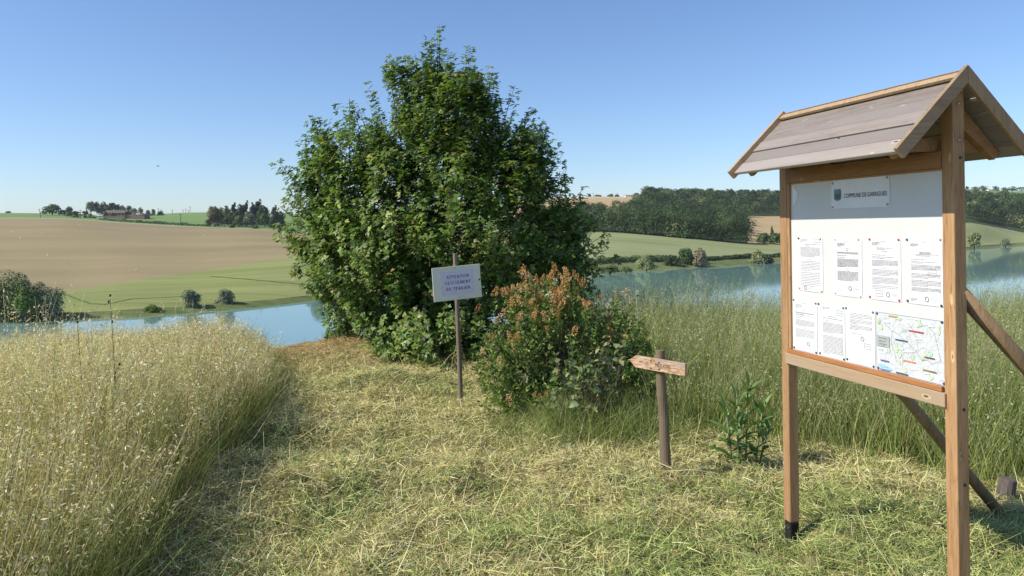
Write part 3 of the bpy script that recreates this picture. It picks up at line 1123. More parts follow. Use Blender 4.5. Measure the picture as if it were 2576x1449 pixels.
# farm on the left hill
for (x, Y, w_, yt, yb, kd, sh, nm, lab) in [
    (132, 500, 42, 513, 539, 'mid', 'skirt', 'tree', 'broad round tree on the hilltop left of the farm'),
    (163, 505, 30, 528, 540, 'mid', 'skirt', 'tree', 'low tree right of the broad hilltop tree'),
    (176, 500, 22, 519, 540, 'dark', 'round', 'tree', 'tall narrow dark tree between hilltop tree and pale poplars'),
    (189, 505, 26, 531, 541, 'mid', 'skirt', 'tree', 'bushy tree left of the second utility pole'),
    (175, 470, 16, 531, 545, 'mid', 'skirt', 'tree', 'small green tree beside a dark hilltop bush'),
    (191, 455, 22, 539, 550, 'dark', 'skirt', 'bush', 'dark clipped bush beside the track left of the farm'),
    (214, 490, 24, 530, 543, 'dark', 'skirt', 'bush', 'dark bush right of the second utility pole'),
    (215, 452, 9, 542, 550, 'dark', 'skirt', 'bush', 'small dark bush by the farm drive'),
    (227, 455, 14, 537, 550, 'willow', 'skirt', 'bush', 'grey rounded bush by the farm drive'),
    (237, 453, 9, 544, 550, 'dark', 'skirt', 'bush', 'low bush right of the grey rounded bush'),
    (229, 520, 24, 505, 541, 'willow', 'round', 'poplar_tree', 'tall pale poplar at the left of the farm trees'),
    (244, 522, 22, 506, 541, 'mid', 'round', 'poplar_tree', 'second pale poplar behind the farm garden'),
    (262, 520, 26, 507, 542, 'dark', 'skirt', 'tree', 'dark tree behind the left end of the farmhouse'),
    (280, 520, 26, 510, 542, 'dark', 'skirt', 'tree', 'dark tree behind the farmhouse roof, left of its chimney'),
    (297, 520, 24, 513, 542, 'dark', 'skirt', 'tree', 'dark tree behind the middle of the farmhouse roof'),
    (310, 516, 20, 516, 542, 'dark', 'skirt', 'tree', 'dark tree behind the right end of the farmhouse roof'),
    (324, 470, 20, 517, 545, 'mid', 'round', 'tree', 'green tree standing at the farmhouse wing'),
    (339, 500, 16, 523, 543, 'yellow', 'round', 'tree', 'yellow-green tree right of the farmhouse'),
    (354, 505, 16, 521, 543, 'olive', 'round', 'tree', 'pale feathery tree right of the yellow-green tree'),
    (373, 500, 15, 528, 543, 'dark', 'skirt', 'tree', 'small round dark tree right of the farm buildings'),
    (386, 500, 12, 526, 543, 'dark', 'column', 'cypress_tree', 'dark cypress at the right end of the farm'),
    (403, 500, 20, 530, 543, 'dark', 'skirt', 'tree', 'round dark tree right of the cypress'),
    (251, 458, 8, 536, 546, 'mid', 'round', 'bush', 'bush at the left corner of the farmhouse'),
    (266, 455, 10, 532, 544, 'dark', 'skirt', 'bush', 'dark bush against the farmhouse front'),
    (284, 455, 13, 535, 543, 'mid', 'skirt', 'bush', 'green bush in front of the farmhouse middle'),
    (21, 640, 14, 531, 538, 'mid', 'skirt', 'bush', 'tiny bush on the skyline at the far left'),
]:
    far_tree(nm, x, Y, w_, yt, lab, 'bush' if nm == 'bush' else 'tree', kd, sh, yb)

# wood on the left hill
for (x, Y, w_, yt, yb, kd, sh, nm, lab) in [
    (540, 398, 28, 519, 570, 'brown', 'skirt', 'tree', 'brownish tree at the left end of the hilltop grove'),
    (532, 405, 20, 518, 566, 'olive', 'round', 'tree', 'olive tree at the left edge of the hilltop grove'),
    (556, 420, 22, 521, 566, 'mid', 'round', 'tree', 'green tree behind the brownish tree in the grove'),
    (573, 415, 20, 517, 566, 'mid', 'skirt', 'tree', 'pale-topped tree left of the first grove conifer'),
    (589, 418, 20, 510, 566, 'conifer', 'pointed', 'conifer_tree', 'first dark conifer from the left in the grove'),
    (585, 400, 30, 530, 568, 'dark', 'skirt', 'tree', 'dark low tree in front of the first conifer'),
    (606, 420, 26, 513, 566, 'dark', 'skirt', 'tree', 'dark round tree left of the spired conifer'),
    (619, 424, 20, 505, 566, 'conifer', 'pointed', 'conifer_tree', 'spired conifer in the middle of the grove'),
    (624, 398, 26, 532, 570, 'willow', 'skirt', 'tree', 'grey-green tree at the front of the grove'),
    (638, 420, 24, 510, 566, 'conifer', 'pointed', 'conifer_tree', 'conifer left of the tallest grove tree'),
    (649, 422, 32, 502, 566, 'conifer', 'pointed', 'conifer_tree', 'tallest dark conifer of the hilltop grove'),
    (662, 415, 26, 515, 566, 'dark', 'skirt', 'tree', 'dark tree right of the tallest grove conifer'),
    (665, 398, 24, 537, 570, 'mid', 'skirt', 'tree', 'mid green round tree at the front of the grove'),
    (690, 385, 27, 517, 577, 'conifer', 'pointed', 'conifer_tree', 'broad conifer at the right end of the grove'),
    (704, 396, 24, 530, 572, 'dark', 'skirt', 'tree', 'dark tree at the grove end beside the maple'),
    (600, 393, 20, 541, 570, 'mid', 'skirt', 'tree', 'small green tree at the front left of the grove'),
    (526, 388, 12, 558, 570, 'dark', 'skirt', 'bush', 'bush at the left foot of the grove'),
    (542, 386, 18, 560, 570, 'willow', 'skirt', 'bush', 'grey bush at the foot of the brownish tree'),
    (585, 380, 12, 564, 573, 'dark', 'skirt', 'bush', 'dark bush in the grass before the grove'),
    (643, 377, 18, 566, 575, 'mid', 'skirt', 'bush', 'round bush in the dry grass before the grove'),
]:
    far_tree(nm, x, Y, w_ * 1.3, yt, lab, 'bush' if nm == 'bush' else 'tree', kd, sh, yb)

# far ridge on the right
for (x, Y, w_, yt, yb, kd, sh, nm, lab) in [
    (1505, 715, 26, 490, 497, 'mid', 'skirt', 'bush', 'low hedge-like bush on the ridge skyline'),
    (1537, 712, 17, 488, 497, 'mid', 'skirt', 'tree', 'round tree on the ridge left of the white house'),
    (1553, 712, 15, 489, 497, 'dark', 'skirt', 'bush', 'rounded bush nearest the white house on the ridge'),
    (1484, 712, 10, 487, 497, 'dark', 'round', 'tree', 'small dark tree on the ridge beside the maple'),
    (1566, 640, 6, 502, 508, 'dark', 'skirt', 'bush', 'lone dark bush in the ridge field'),
    (1600, 760, 20, 485, 494, 'mid', 'round', 'tree', 'tree showing above the long white house'),
    (1622, 690, 28, 486, 503, 'mid', 'skirt', 'tree', 'leafy tree at the right end of the white house'),
    (1641, 700, 14, 482, 500, 'brown', 'conifer', 'tree', 'reddish pointed tree on the ridge'),
    (1652, 700, 13, 484, 500, 'brown', 'round', 'tree', 'reddish round tree on the ridge'),
    (1664, 695, 17, 482, 502, 'willow', 'round', 'tree', 'pale feathery tree on the ridge'),
    (1692, 715, 16, 488, 498, 'mid', 'skirt', 'bush', 'low bush on the ridge left of a tall dark tree'),
    (1706, 690, 13, 477, 500, 'dark', 'column', 'tree', 'tall dark tree rising above the wood'),
    (1720, 690, 16, 480, 500, 'mid', 'round', 'tree', 'rounded tree beside the tall dark one above the wood'),
    (1842, 735, 12, 474, 496, 'mid', 'round', 'tree', 'tree standing proud on the ridge right of the wood top'),
    (1860, 735, 14, 479, 496, 'mid', 'round', 'tree', 'small tree right of the proud ridge tree'),
    (1880, 740, 20, 477, 496, 'mid', 'round', 'tree', 'wide tree on the ridge between two smaller trees'),
    (1905, 740, 24, 480, 496, 'dark', 'skirt', 'tree', 'low dark tree on the ridge near the board'),
    (1932, 745, 22, 474, 496, 'mid', 'round', 'tree', 'tall tree on the ridge just left of the board post'),
    (1955, 745, 22, 477, 496, 'mid', 'skirt', 'tree', 'ridge tree partly behind the board post'),
    (1942, 335, 18, 570, 612, 'dark', 'conifer', 'conifer_tree', 'small conifer before the tan field left of the board post'),
    (1920, 326, 36, 586, 612, 'mid', 'skirt', 'bush', 'wide bush at the corner of the wood below the tan field'),
    (1946, 324, 28, 586, 612, 'mid', 'skirt', 'bush', 'bush below the small conifer left of the board post'),
    (1968, 328, 26, 584, 613, 'mid', 'skirt', 'bush', 'bush half hidden by the far board post'),
]:
    far_tree(nm, x, Y, w_, yt, lab, 'bush' if nm == 'bush' else 'tree', kd, sh, yb)
for (x, w_, yt, kd, lab) in [
    (2434, 10, 468, 'dark', 'dark tree beside the small white far house at the right'),
    (2455, 22, 469, 'mid', 'wide tree between the two far houses at the right'),
    (2475, 26, 466, 'mid', 'tall broad tree left of the second far house'),
    (2505, 20, 467, 'dark', 'dark tree right of the second far house'),
    (2528, 22, 471, 'mid', 'low tree on the far ridge near the right edge'),
    (2548, 24, 468, 'dark', 'broad tree on the far ridge near the right edge'),
    (2570, 22, 470, 'mid', 'last tree of the far ridge at the right edge'),
]:
    far_tree('tree', x, 930, w_, yt, lab, 'tree', kd, 'skirt', 482)
far_tree('tree', 2440, 700, 46, 492, 'dark tree clump edge above the right-hand wood', 'tree', 'dark', 'skirt', 506)

# woods: crowns too many to count
def wood(name, trees, label):
    spx = Soup()
    o0 = trees[0][0]
    for (p, H, W) in trees:
        q = p - o0
        lob = []
        lob.append((q[0], q[1], q[2] + H * 0.46, W * 0.40, W * 0.40, H * 0.42))
        for k in range(9):
            a = 2 * math.pi * (k + random.random()) / 9
            e = random.uniform(-0.2, 1.2)
            r = random.uniform(0.13, 0.21) * W
            lob.append((q[0] + math.cos(a) * math.cos(e) * 0.36 * W, q[1] + math.sin(a) * math.cos(e) * 0.36 * W, q[2] + H * (0.46 + 0.38 * math.sin(e)), r, r, r))
        lob.append((q[0], q[1] - 0.15 * W, q[2] + H * 0.16, W * 0.40, W * 0.3, H * 0.2))
        pl = random.choices(['dark', 'mid', 'mid', 'olive'], [0.42, 0.28, 0.24, 0.06])[0]
        cols, pp = PAL[pl]
        tone = random.uniform(0.65, 1.35)
        crown_quads(spx, lob, int(np.clip(760 * 330 / p[1], 260, 760)), 2.5 / FPX * p[1] * 1.3, [tuple(c * tone * 0.85 for c in cc) for cc in cols], pp, 0.18, 0.22)
    o = spx.obj(name, M_farleaf, None, o0)
    return tag(o, label, 'wood', kind='stuff')


trees = []
rr = random.Random(3)
for k in range(2600):
    x = rr.uniform(1330, 2330)
    r = rr.uniform(4.0, 6.0)
    t_ = (x - 1288) / FPX
    yr, zr = rows_at(t_)
    Y = np.interp(r, range(NR), yr)
    if r < 4.03:
        Y += 3
    in_tan = x > 1875 and r < 5.02
    top_open = (x < 1590 and r > 4.78 - 0.0 * x) or (x < 1625 and r > 5.3)
    if x < 1500 and r > 4.70:
        top_open = True
    if in_tan or top_open:
        continue
    if len(trees) > 560 or any(abs(q_[0][0] - t_ * Y) < 6.8 and abs(q_[0][1] - Y) < 8.5 for q_ in trees):
        continue
    trees.append((np.array([t_ * Y, Y, tz(t_ * Y, Y)]), rr.uniform(7.5, 11.5) * (1.15 if r < 4.3 else 0.95), rr.uniform(9, 13)))
for k in range(58):
    x = 1335 + k * 9.4 + rr.uniform(-4, 4)
    if x > 1880:
        continue
    t_ = (x - 1288) / FPX
    yr, zr = rows_at(t_)
    Y = yr[4] + 1.5
    trees.append((np.array([t_ * Y, Y, tz(t_ * Y, Y)]), rr.uniform(7, 12), rr.uniform(7, 10)))
wood('wood', trees, 'dense dark green wood on the hillside behind the pale green field')
trees = []
for k in range(260):
    x = rr.uniform(2320, 2720)
    r = rr.uniform(4.05, 5.12)
    t_ = (x - 1288) / FPX
    yr, zr = rows_at(t_)
    Y = np.interp(r, range(NR), yr) + (4 if r < 4.1 else 0)
    trees.append((np.array([t_ * Y, Y, tz(t_ * Y, Y)]), rr.uniform(8, 12), rr.uniform(9, 14)))
wood('wood', trees, 'dark green wood seen right of the near board post')


# ------------------------------------------------------------------ farm, houses, poles, birds
M_rooft = plain('brown_roof_tiles', (0.14, 0.115, 0.105), 0.85, 0.2, scale=3)
M_brick = plain('farm_brick', (0.22, 0.155, 0.125), 0.85, 0.2, scale=3)
M_render_ = plain('white_render', (0.78, 0.77, 0.74), 0.8, 0.2, scale=2, var=0.04)
M_glass = plain('dark_window', (0.03, 0.035, 0.045), 0.15, 0.5)
M_pole = plain('pole_wood', (0.10, 0.085, 0.075), 0.85, 0.2)
M_roofr = plain('far_roof', (0.36, 0.29, 0.24), 0.85, 0.2, scale=3)


def house(name, x0, x1, ybase, yeave, yridge, Y, label, wall, roof, wings=(), nwin=5, depth=9, hip=0.0, door=True):
    xm = (x0 + x1) / 2
    b = at(xm, ybase, Y)
    k = Y / FPX
    L = (x1 - x0) * k
    He = (ybase - yeave) * k
    Hr = (ybase - yridge) * k
    root = empty(name, b)
    m = MB()
    m.box(-L / 2, L / 2, 0, depth, -2.5, He)
    wl_ = m.build('wall', wall, root)
    m = MB()
    e = 0.35
    pl = [(-e, He - 0.05), (depth / 2, Hr), (depth + e, He - 0.05), (depth + e, He + 0.12), (depth / 2, Hr + 0.2), (-e, He + 0.12)]
    m.prism(pl, 0, -L / 2 - 0.3, L / 2 + 0.3)
    rf = m.build('roof', roof, root)
    m = MB()
    m.prism([(0.02, He), (depth / 2, Hr - 0.05), (depth - 0.02, He)], 0, -L / 2 + 0.02, L / 2 - 0.02)
    m.build('gable', wall, root)
    m = MB()
    m.box(-0.35 + L * 0.1, 0.35 + L * 0.1, depth / 2 - 0.35, depth / 2 + 0.35, Hr - 0.6, Hr + 0.9)
    m.build('chimney', wall, rf)
    for i in range(nwin):
        cx = -L / 2 + L * (i + 0.5) / nwin
        ww = min(1.6, L / nwin * 0.45)
        m = MB()
        m.box(cx - ww / 2, cx + ww / 2, -0.03, 0.1, He * 0.28 if not (door and i == nwin // 2) else 0.02, He * 0.78)
        f = m.build('door' if door and i == nwin // 2 else 'window', M_glass, root)
        m = MB()
        m.box(cx - ww / 2 - 0.08, cx + ww / 2 + 0.08, -0.08, -0.035, He * 0.28 - 0.12, He * 0.28 - 0.02)
        m.build('sill', wall, f)
    for (wx0, wx1, wye, wyr) in wings:
        m = MB()
        a0 = (wx0 - xm) * k
        a1 = (wx1 - xm) * k
        m.box(a0, a1, 0.6, depth - 1, -2.5, (ybase - wyr) * k)
        m.build('wing', wall, root)
        m = MB()
        m.prism([(a0, (ybase - wye) * k), (a1 + 0.4, (ybase - wyr) * k + 0.02), (a1 + 0.4, (ybase - wyr) * k + 0.22), (a0, (ybase - wye) * k + 0.22)], 1, 0.2, depth - 0.5)
        m.build('wing_roof', roof, root)
    return tag(root, label, 'house')


house('farmhouse', 260, 314, 543.2, 536.2, 529, 462, 'long low farmhouse with brown tiled roof on the left hilltop', M_brick, M_rooft, wings=[(314.5, 362, 533, 540)], nwin=6)
house('long_house', 1575, 1614, 495.4, 491.6, 489.8, 700, 'long white house with dark openings on the ridge skyline', M_render_, M_roofr, nwin=7, depth=10, door=False)
house('small_house', 2437, 2447, 481.5, 478.5, 476, 905, 'small white house among trees on the far right ridge', M_render_, M_roofr, nwin=2, depth=7)
house('small_house', 2489, 2497, 482, 478, 475.5, 905, 'second white house among trees on the far right ridge', M_render_, M_roofr, nwin=2, depth=7)

# white van by the farm
b = at(250, 545.5, 452)
root = empty('parked_van', b)
m = MB()
m.prism([(-1.6, 0.35), (2.0, 0.35), (2.1, 1.0), (1.5, 1.25), (1.1, 1.95), (-1.6, 1.95)], 1, -0.8, 0.8)
m.build('body', plain('van_paint', (0.75, 0.75, 0.74), 0.3), root, bevel=0.05)
for sx in (-1.0, 1.35):
    for sy in (-0.72, 0.72):
        m = MB()
        m.tube([(sx, sy - 0.1, 0.35), (sx, sy + 0.1, 0.35)], [0.34, 0.34], 12)
        m.build('wheel', M_shoe, root)
m = MB()
m.box(0.2, 1.1, -0.815, -0.79, 1.2, 1.7)
m.build('window', M_glass, root)
tag(root, 'small white van parked at the left end of the farmhouse', 'van')


def pole(x, ybase, ytop, Y, label, group, lean=0.0, bush=False):
    b = at(x, ybase, Y)
    H = (ybase - ytop) / FPX * Y
    root = empty('utility_pole', b)
    m = MB()
    m.tube([(0, 0, -1.2), (lean * H * 0.5, 0, H * 0.5), (lean * H, 0, H)], [0.17, 0.15, 0.12], 8)
    m.build('shaft', M_pole, root)
    m = MB()
    m.box(lean * H - 0.75, lean * H + 0.75, -0.06, 0.06, H - 0.5, H - 0.36)
    ca = m.build('crossarm', M_pole, root)
    for k in (-0.65, 0, 0.65):
        m = MB()
        m.tube([(lean * H + k, 0, H - 0.36), (lean * H + k, 0, H - 0.18)], [0.05, 0.04], 6)
        m.build('insulator', M_shoe, ca)
    return tag(root, label, 'utility pole', group)


GP = 'utility poles along the left hilltop track'
pole(103, 547.5, 525, 430, 'utility pole left of the broad hilltop tree', GP, -0.16)
pole(204, 552, 528, 430, 'utility pole between the dark bush and the farm', GP, -0.06)
pole(317, 558.5, 524, 420, 'utility pole in front of the farmhouse wing', GP, -0.03)
pole(455, 568, 537.5, 392, 'utility pole at the open meadow left of the grove', GP, -0.02)
pole(564, 574, 555.5, 380, 'short pole in front of the grove', GP)
pole(434, 543.5, 527, 505, 'utility pole on the meadow skyline right of the farm', GP)
pole(479, 536.5, 519, 545, 'tallest pole on the meadow skyline', GP)
pole(468, 536.5, 525, 560, 'pole left of the tallest skyline pole', GP)
pole(461, 537, 526.5, 575, 'leftmost of the three close skyline poles', GP)
pole(474.5, 536.5, 529, 585, 'faint short pole between two skyline poles', GP)
pole(399, 542, 524, 540, 'left pole of the pair above the round dark tree', GP)
pole(406, 542, 526, 545, 'right pole of the pair above the round dark tree', GP)
GP2 = 'poles on the right ridge'
pole(1512.6, 511, 503, 640, 'pole in the tan field beside the maple', GP2)
pole(1532, 506, 498.5, 660, 'pole in the middle of the straw field', GP2)
pole(1578, 508, 496, 640, 'pole in front of the white house', GP2)
pole(1494, 494, 485, 705, 'pole on the ridge beside the maple crown', GP2)
pole(1553.7, 494, 485, 705, 'pole on the ridge left of the white house', GP2)

M_white = plain('white_plumage', (0.80, 0.79, 0.75), 0.8, var=0.04)
M_legs = plain('bird_leg', (0.12, 0.10, 0.06), 0.7)


def egret(x, y, Yg, scale, rz):
    p = spot(x, Yg)
    root = empty('white_bird', p, rz)
    m = MB()
    m.ell((0, 0, 0.42 * scale), (0.20 * scale, 0.10 * scale, 0.12 * scale), 8, 6)
    m.tube([(0.14 * scale, 0, 0.46 * scale), (0.24 * scale, 0, 0.62 * scale), (0.20 * scale, 0, 0.78 * scale), (0.27 * scale, 0, 0.86 * scale)], [0.06 * scale, 0.045 * scale, 0.04 * scale, 0.045 * scale], 6)
    m.ell((0.29 * scale, 0, 0.87 * scale), (0.07 * scale, 0.045 * scale, 0.045 * scale), 6, 5)
    m.build('body', M_white, root)
    for s in (-1, 1):
        m = MB()
        m.tube([(0, 0.04 * s * scale, 0.35 * scale), (0.02 * scale, 0.04 * s * scale, -0.05)], [0.015 * scale, 0.012 * scale], 5)
        m.build('leg', M_legs, root)
    return root


def depth_for(x, y):
    """depth at which the land seen in direction x shows at picture height y"""
    best = None
    for Y in np.linspace(130, 460, 331):
        X = (x - 1288) / FPX * Y
        e = abs(-tz(X, Y) * FPX / Y + hor(x) - y)
        if best is None or e < best[0]:
            best = (e, Y)
    return best[1]


for i, (x, y, lab) in enumerate([
    (30, 586, 'white bird in the brown field near the left edge, upper of three'), (13, 605, 'white bird closest to the left edge of the brown field'),
    (51, 603, 'small white bird in the brown field right of the one at the left edge'), (113, 593, 'white bird in the brown field below the first utility pole'),
    (154, 567, 'white bird high in the brown field below the broad hilltop tree'), (200, 569, 'white bird high in the brown field below the second pole'),
    (138, 615, 'white bird in the left middle of the brown field'), (119, 645, 'white bird low in the brown field right of the shore clump'),
    (173, 667, 'low white bird lying flat in the brown field, left half'), (341, 683, 'white bird lowest in the brown field near the green crop'),
    (361, 621, 'brightest white bird in the middle of the brown field'), (391, 578, 'white bird high in the brown field right of the farm'),
    (512, 594, 'white bird in the brown field below the grove'), (690, 631, 'white bird in the brown field beside the maple')]):
    o = egret(x, y, depth_for(x, y), 1.0 + 0.3 * ((i * 7) % 3) / 3, i * 1.3)
    tag(o, lab, 'bird', 'white birds scattered over the brown field')

# one dark bird on the wing
root = empty('flying_bird', at(400, 418, 60))
m = MB()
m.ell((0, 0, 0), (0.09, 0.03, 0.03), 8, 5)
m.build('body', M_shoe, root)
for s in (-1, 1):
    m = MB()
    m.add([(0.04, 0.02 * s, 0), (-0.03, 0.02 * s, 0), (-0.05, 0.16 * s, 0.05), (0.0, 0.16 * s, 0.055), (0.04, 0.02 * s, 0.006), (-0.03, 0.02 * s, 0.006), (-0.05, 0.16 * s, 0.056), (0.0, 0.16 * s, 0.061)],
          [(0, 1, 2, 3), (7, 6, 5, 4), (0, 3, 7, 4), (1, 5, 6, 2), (2, 6, 7, 3), (0, 4, 5, 1)])
    m.build('wing', M_shoe, root)
tag(root, 'small dark bird flying in the sky above the brown field', 'bird')


# ------------------------------------------------------------------ the big field maple
M_leaf = leafmat('maple_leaf', 0.46, 0.4, 0.34)
def px_lobe(x, y, rx, ry, Y, ryd):
    c = at(x, y, Y)
    return (c[0], c[1], c[2], rx / FPX * Y, ryd, ry / FPX * Y)


def leaf_fans(P, d, nrm, s):
    """three-lobed leaves: three kites from the stalk"""
    sd = unit(np.cross(nrm, d))
    out = []
    for ang, ln in ((0.0, 1.0), (0.95, 0.8), (-0.95, 0.8)):
        dd = d * math.cos(ang) + sd * math.sin(ang)
        ss = unit(np.cross(nrm, dd))
        mid = P + dd * (s * ln * 0.6)[:, None] + nrm * (s * 0.06)[:, None]
        wd = ss * (s * 0.22)[:, None]
        out.append(np.stack([P, mid + wd, P + dd * (s * ln)[:, None] - nrm * (s * 0.10)[:, None], mid - wd], 1))
    return np.concatenate(out, 0)


def shoots_in(lobes, n, inner=0.3, wts=None):
    vol = np.array([l[3] * l[5] for l in lobes]) if wts is None else np.array(wts)
    k = rng.choice(len(lobes), n, p=vol / vol.sum())
    Lb = np.array(lobes)[k]
    d = rdir(n)
    r = np.where(rng.uniform(size=n) < inner, rng.uniform(0.15, 0.8, n), rng.uniform(0.78, 1.02, n))
    return Lb[:, :3] + d * Lb[:, 3:6] * r[:, None], d


YT = 9.6
lobes = [
    px_lobe(1128, 340, 135, 180, YT, 0.85), px_lobe(1060, 225, 62, 85, YT, 0.42), px_lobe(1165, 235, 65, 85, YT, 0.42),
    px_lobe(900, 430, 130, 130, YT, 0.8), px_lobe(800, 400, 45, 100, YT, 0.35), px_lobe(1285, 420, 110, 130, YT, 0.8),
    px_lobe(1090, 560, 300, 250, YT, 1.45), px_lobe(800, 545, 85, 90, YT, 0.6), px_lobe(1390, 540, 75, 110, YT, 0.6),
    px_lobe(1440, 600, 52, 70, YT, 0.45), px_lobe(872, 800, 58, 85, YT + 0.3, 0.6), px_lobe(1020, 770, 150, 140, YT - 0.7, 0.8),
    px_lobe(1290, 720, 180, 160, YT - 0.5, 0.8), px_lobe(1100, 850, 130, 95, YT - 1.3, 0.55), px_lobe(770, 610, 40, 24, YT - 0.2, 0.3),
    px_lobe(1450, 690, 36, 40, YT - 0.3, 0.35), px_lobe(940, 640, 170, 150, YT - 0.5, 0.9), px_lobe(850, 690, 70, 100, YT, 0.7), px_lobe(860, 850, 48, 42, YT + 0.2, 0.4), px_lobe(1400, 700, 80, 110, YT - 0.3, 0.5), px_lobe(1000, 890, 110, 60, YT - 1.0, 0.5), px_lobe(985, 380, 90, 110, YT, 0.7), px_lobe(1220, 340, 80, 110, YT, 0.6), px_lobe(1320, 400, 60, 80, YT, 0.5), px_lobe(1015, 195, 38, 55, YT, 0.3),
]
base = np.array([-0.95, 9.2, float(gz(-0.95, 9.2)) - 0.05])
tips, dr = shoots_in(lobes, 3700, 0.25)
out_, dro = shoots_in(lobes[:10] + lobes[15:], 520, 0.0)
cen_ = np.array([-0.9, YT, -0.15])
far_ = np.linalg.norm((out_ - cen_) / np.array([2.0, 1.6, 2.3]), axis=1)
out_ = out_[far_ > np.quantile(far_, 0.45)]
dro = unit(out_ - cen_)
lng = rng.gamma(1.6, 0.085, len(out_))[:, None]
ends = out_ + unit(dro + np.array([0, 0, 0.55]) + 0.3 * rdir(len(out_))) * lng
tips = np.concatenate([tips, ends, out_ * 0.5 + ends * 0.5])
extra = list(ends[:90]) + [at(*e) for e in [(1113, 62, YT), (1108, 90, YT), (1118, 120, YT), (1106, 140, YT), (1120, 160, YT), (985, 135, YT), (992, 160, YT), (1190, 150, YT), (1300, 215, YT), (1292, 240, YT), (1385, 330, YT), (1372, 300, YT), (1420, 385, YT), (1428, 420, YT), (1475, 470, YT), (1468, 500, YT), (1515, 610, YT - 0.3), (1505, 640, YT - 0.3), (1490, 625, YT - 0.3), (1495, 560, YT), (1510, 680, YT - 0.3), (780, 290, YT), (795, 310, YT), (905, 265, YT), (918, 280, YT), (765, 375, YT), (715, 470, YT), (705, 520, YT), (720, 600, YT), (745, 620, YT), (1455, 735, YT - 0.4), (1480, 700, YT - 0.4), (1500, 660, YT - 0.3), (800, 860, YT + 0.2), (815, 830, YT + 0.2), (1050, 135, YT), (1075, 150, YT), (1200, 190, YT), (1250, 210, YT)]]
tips = np.concatenate([tips, np.array(extra)])
ctr = np.array([-0.9, 9.5, -0.2])
dr = unit(tips - np.array([-0.9, 9.4, -1.2]))
NS = len(tips)
sh_dir = unit(dr * 0.75 + np.array([0, 0, 0.75]) + 0.45 * rdir(NS))
sh_len = rng.uniform(0.2, 0.38, NS)
K = 16
tt = rng.uniform(0.0, 1.0, (NS, K))
P = tips[:, None] - sh_dir[:, None] * (sh_len[:, None] * (1 - tt))[..., None]
P = P.reshape(-1, 3)
NL = len(P)
ax = np.repeat(sh_dir, K, 0)
out = unit(np.cross(ax, rdir(NL)))
P = P + out * rng.uniform(0.01, 0.05, (NL, 1))
dl = unit(out + 0.5 * ax + np.array([0, 0, -0.35]) + 0.3 * rdir(NL))
nr = unit(np.array([-0.36, -0.48, 0.62]) + 0.5 * np.repeat(dr, K, 0) + 0.55 * rdir(NL))
nr = unit(nr - dl * (nr * dl).sum(1, keepdims=True))
sz = rng.uniform(0.042, 0.074, NL)
cl = palette(NL, [(0.10, 0.165, 0.032), (0.145, 0.22, 0.043), (0.20, 0.285, 0.056), (0.30, 0.36, 0.08), (0.36, 0.27, 0.10)], [0.36, 0.34, 0.2, 0.085, 0.015], 0.16)
tone = (0.75 + 0.55 * np.repeat(rng.uniform(size=NS), K))[:, None]
cl = cl * tone
sp = Soup()
sp.quads(leaf_fans(P, dl, nr, sz), np.tile(cl, (3, 1)))
root = empty('maple_tree', base)
V_ = [v - base for v in sp.V]
sp.V = V_
o = sp.obj('crown', M_leaf, root)
o['kind'] = 'stuff'
m = MB()
stems = []
for k in range(9):
    l = lobes[k]
    e = np.array(l[:3]) - base
    mid = e * 0.5 + np.array([rng.normal() * 0.12, rng.normal() * 0.12, -0.1])
    m.tube([(rng.normal() * 0.05, rng.normal() * 0.05, -0.2), tuple(mid * 0.5 + np.array([0, 0, -0.05])), tuple(mid), tuple(e)], [0.06, 0.045, 0.034, 0.012], 8)
m.build('trunk', M_bark, root, smooth=True)
m = MB()
for k in rng.choice(NS, 420, replace=False):
    l = lobes[int(np.argmin([np.linalg.norm((tips[k] - np.array(q[:3])) / np.array(q[3:6])) for q in lobes]))]
    a = np.array(l[:3]) - base + rng.normal(size=3) * 0.1
    e = tips[k] - base
    m.tube([tuple(a), tuple((a + e) / 2 + np.array([0, 0, -0.06])), tuple(e)], [0.010, 0.006, 0.002], 4, cap=False)
for e in extra:
    e = e - base
    m.tube([tuple(e * 0.72), tuple(e * 0.86), tuple(e)], [0.008, 0.005, 0.002], 4, cap=False)
tw = m.build('branch', M_bark, root)
tw['kind'] = 'stuff'
tag(root, 'large bushy field maple behind the warning sign', 'tree')


# ------------------------------------------------------------------ flowering privet bush
M_privet = leafmat('privet_leaf', 0.45, 0.4, 0.3)
M_flower = leafmat('privet_flower', 0.7, 0.2, 0.25, (1, 0.9, 0.7))
YP = 6.75
plobes = [px_lobe(1390, 870, 150, 170, YP, 0.45), px_lobe(1270, 920, 75, 130, YP - 0.2, 0.35), px_lobe(1350, 770, 85, 75, YP, 0.3), px_lobe(1420, 740, 45, 60, YP, 0.2), px_lobe(1550, 835, 52, 90, YP + 0.1, 0.3), px_lobe(1480, 880, 90, 110, YP + 0.1, 0.4), px_lobe(1250, 990, 60, 55, YP - 0.4, 0.3), px_lobe(1400, 990, 170, 80, YP - 0.3, 0.35), px_lobe(1570, 940, 90, 120, YP, 0.4), px_lobe(1590, 860, 45, 80, YP + 0.1, 0.25), px_lobe(1220, 900, 45, 70, YP - 0.1, 0.25)]
pb = np.array([0.40, YP, float(gz(0.40, YP)) - 0.03])
tips, _ = shoots_in(plobes, 1900, 0.3)
pex = np.array([at(*e) for e in [(1392, 672, YP), (1398, 690, YP), (1380, 700, YP), (1308, 690, YP), (1315, 700, YP), (1268, 745, YP), (1240, 745, YP), (1545, 735, YP), (1560, 745, YP), (1535, 760, YP), (1600, 740, YP), (1195, 785, YP), (1290, 730, YP), (1420, 700, YP), (1440, 760, YP), (1590, 770, YP)]])
tips = np.concatenate([tips, pex])
NS = len(tips)
dr = unit(tips - (pb + np.array([0, 0, 0.35])))
sd_ = unit(dr * 0.5 + np.array([0, 0, 0.9]) + 0.3 * rdir(NS))
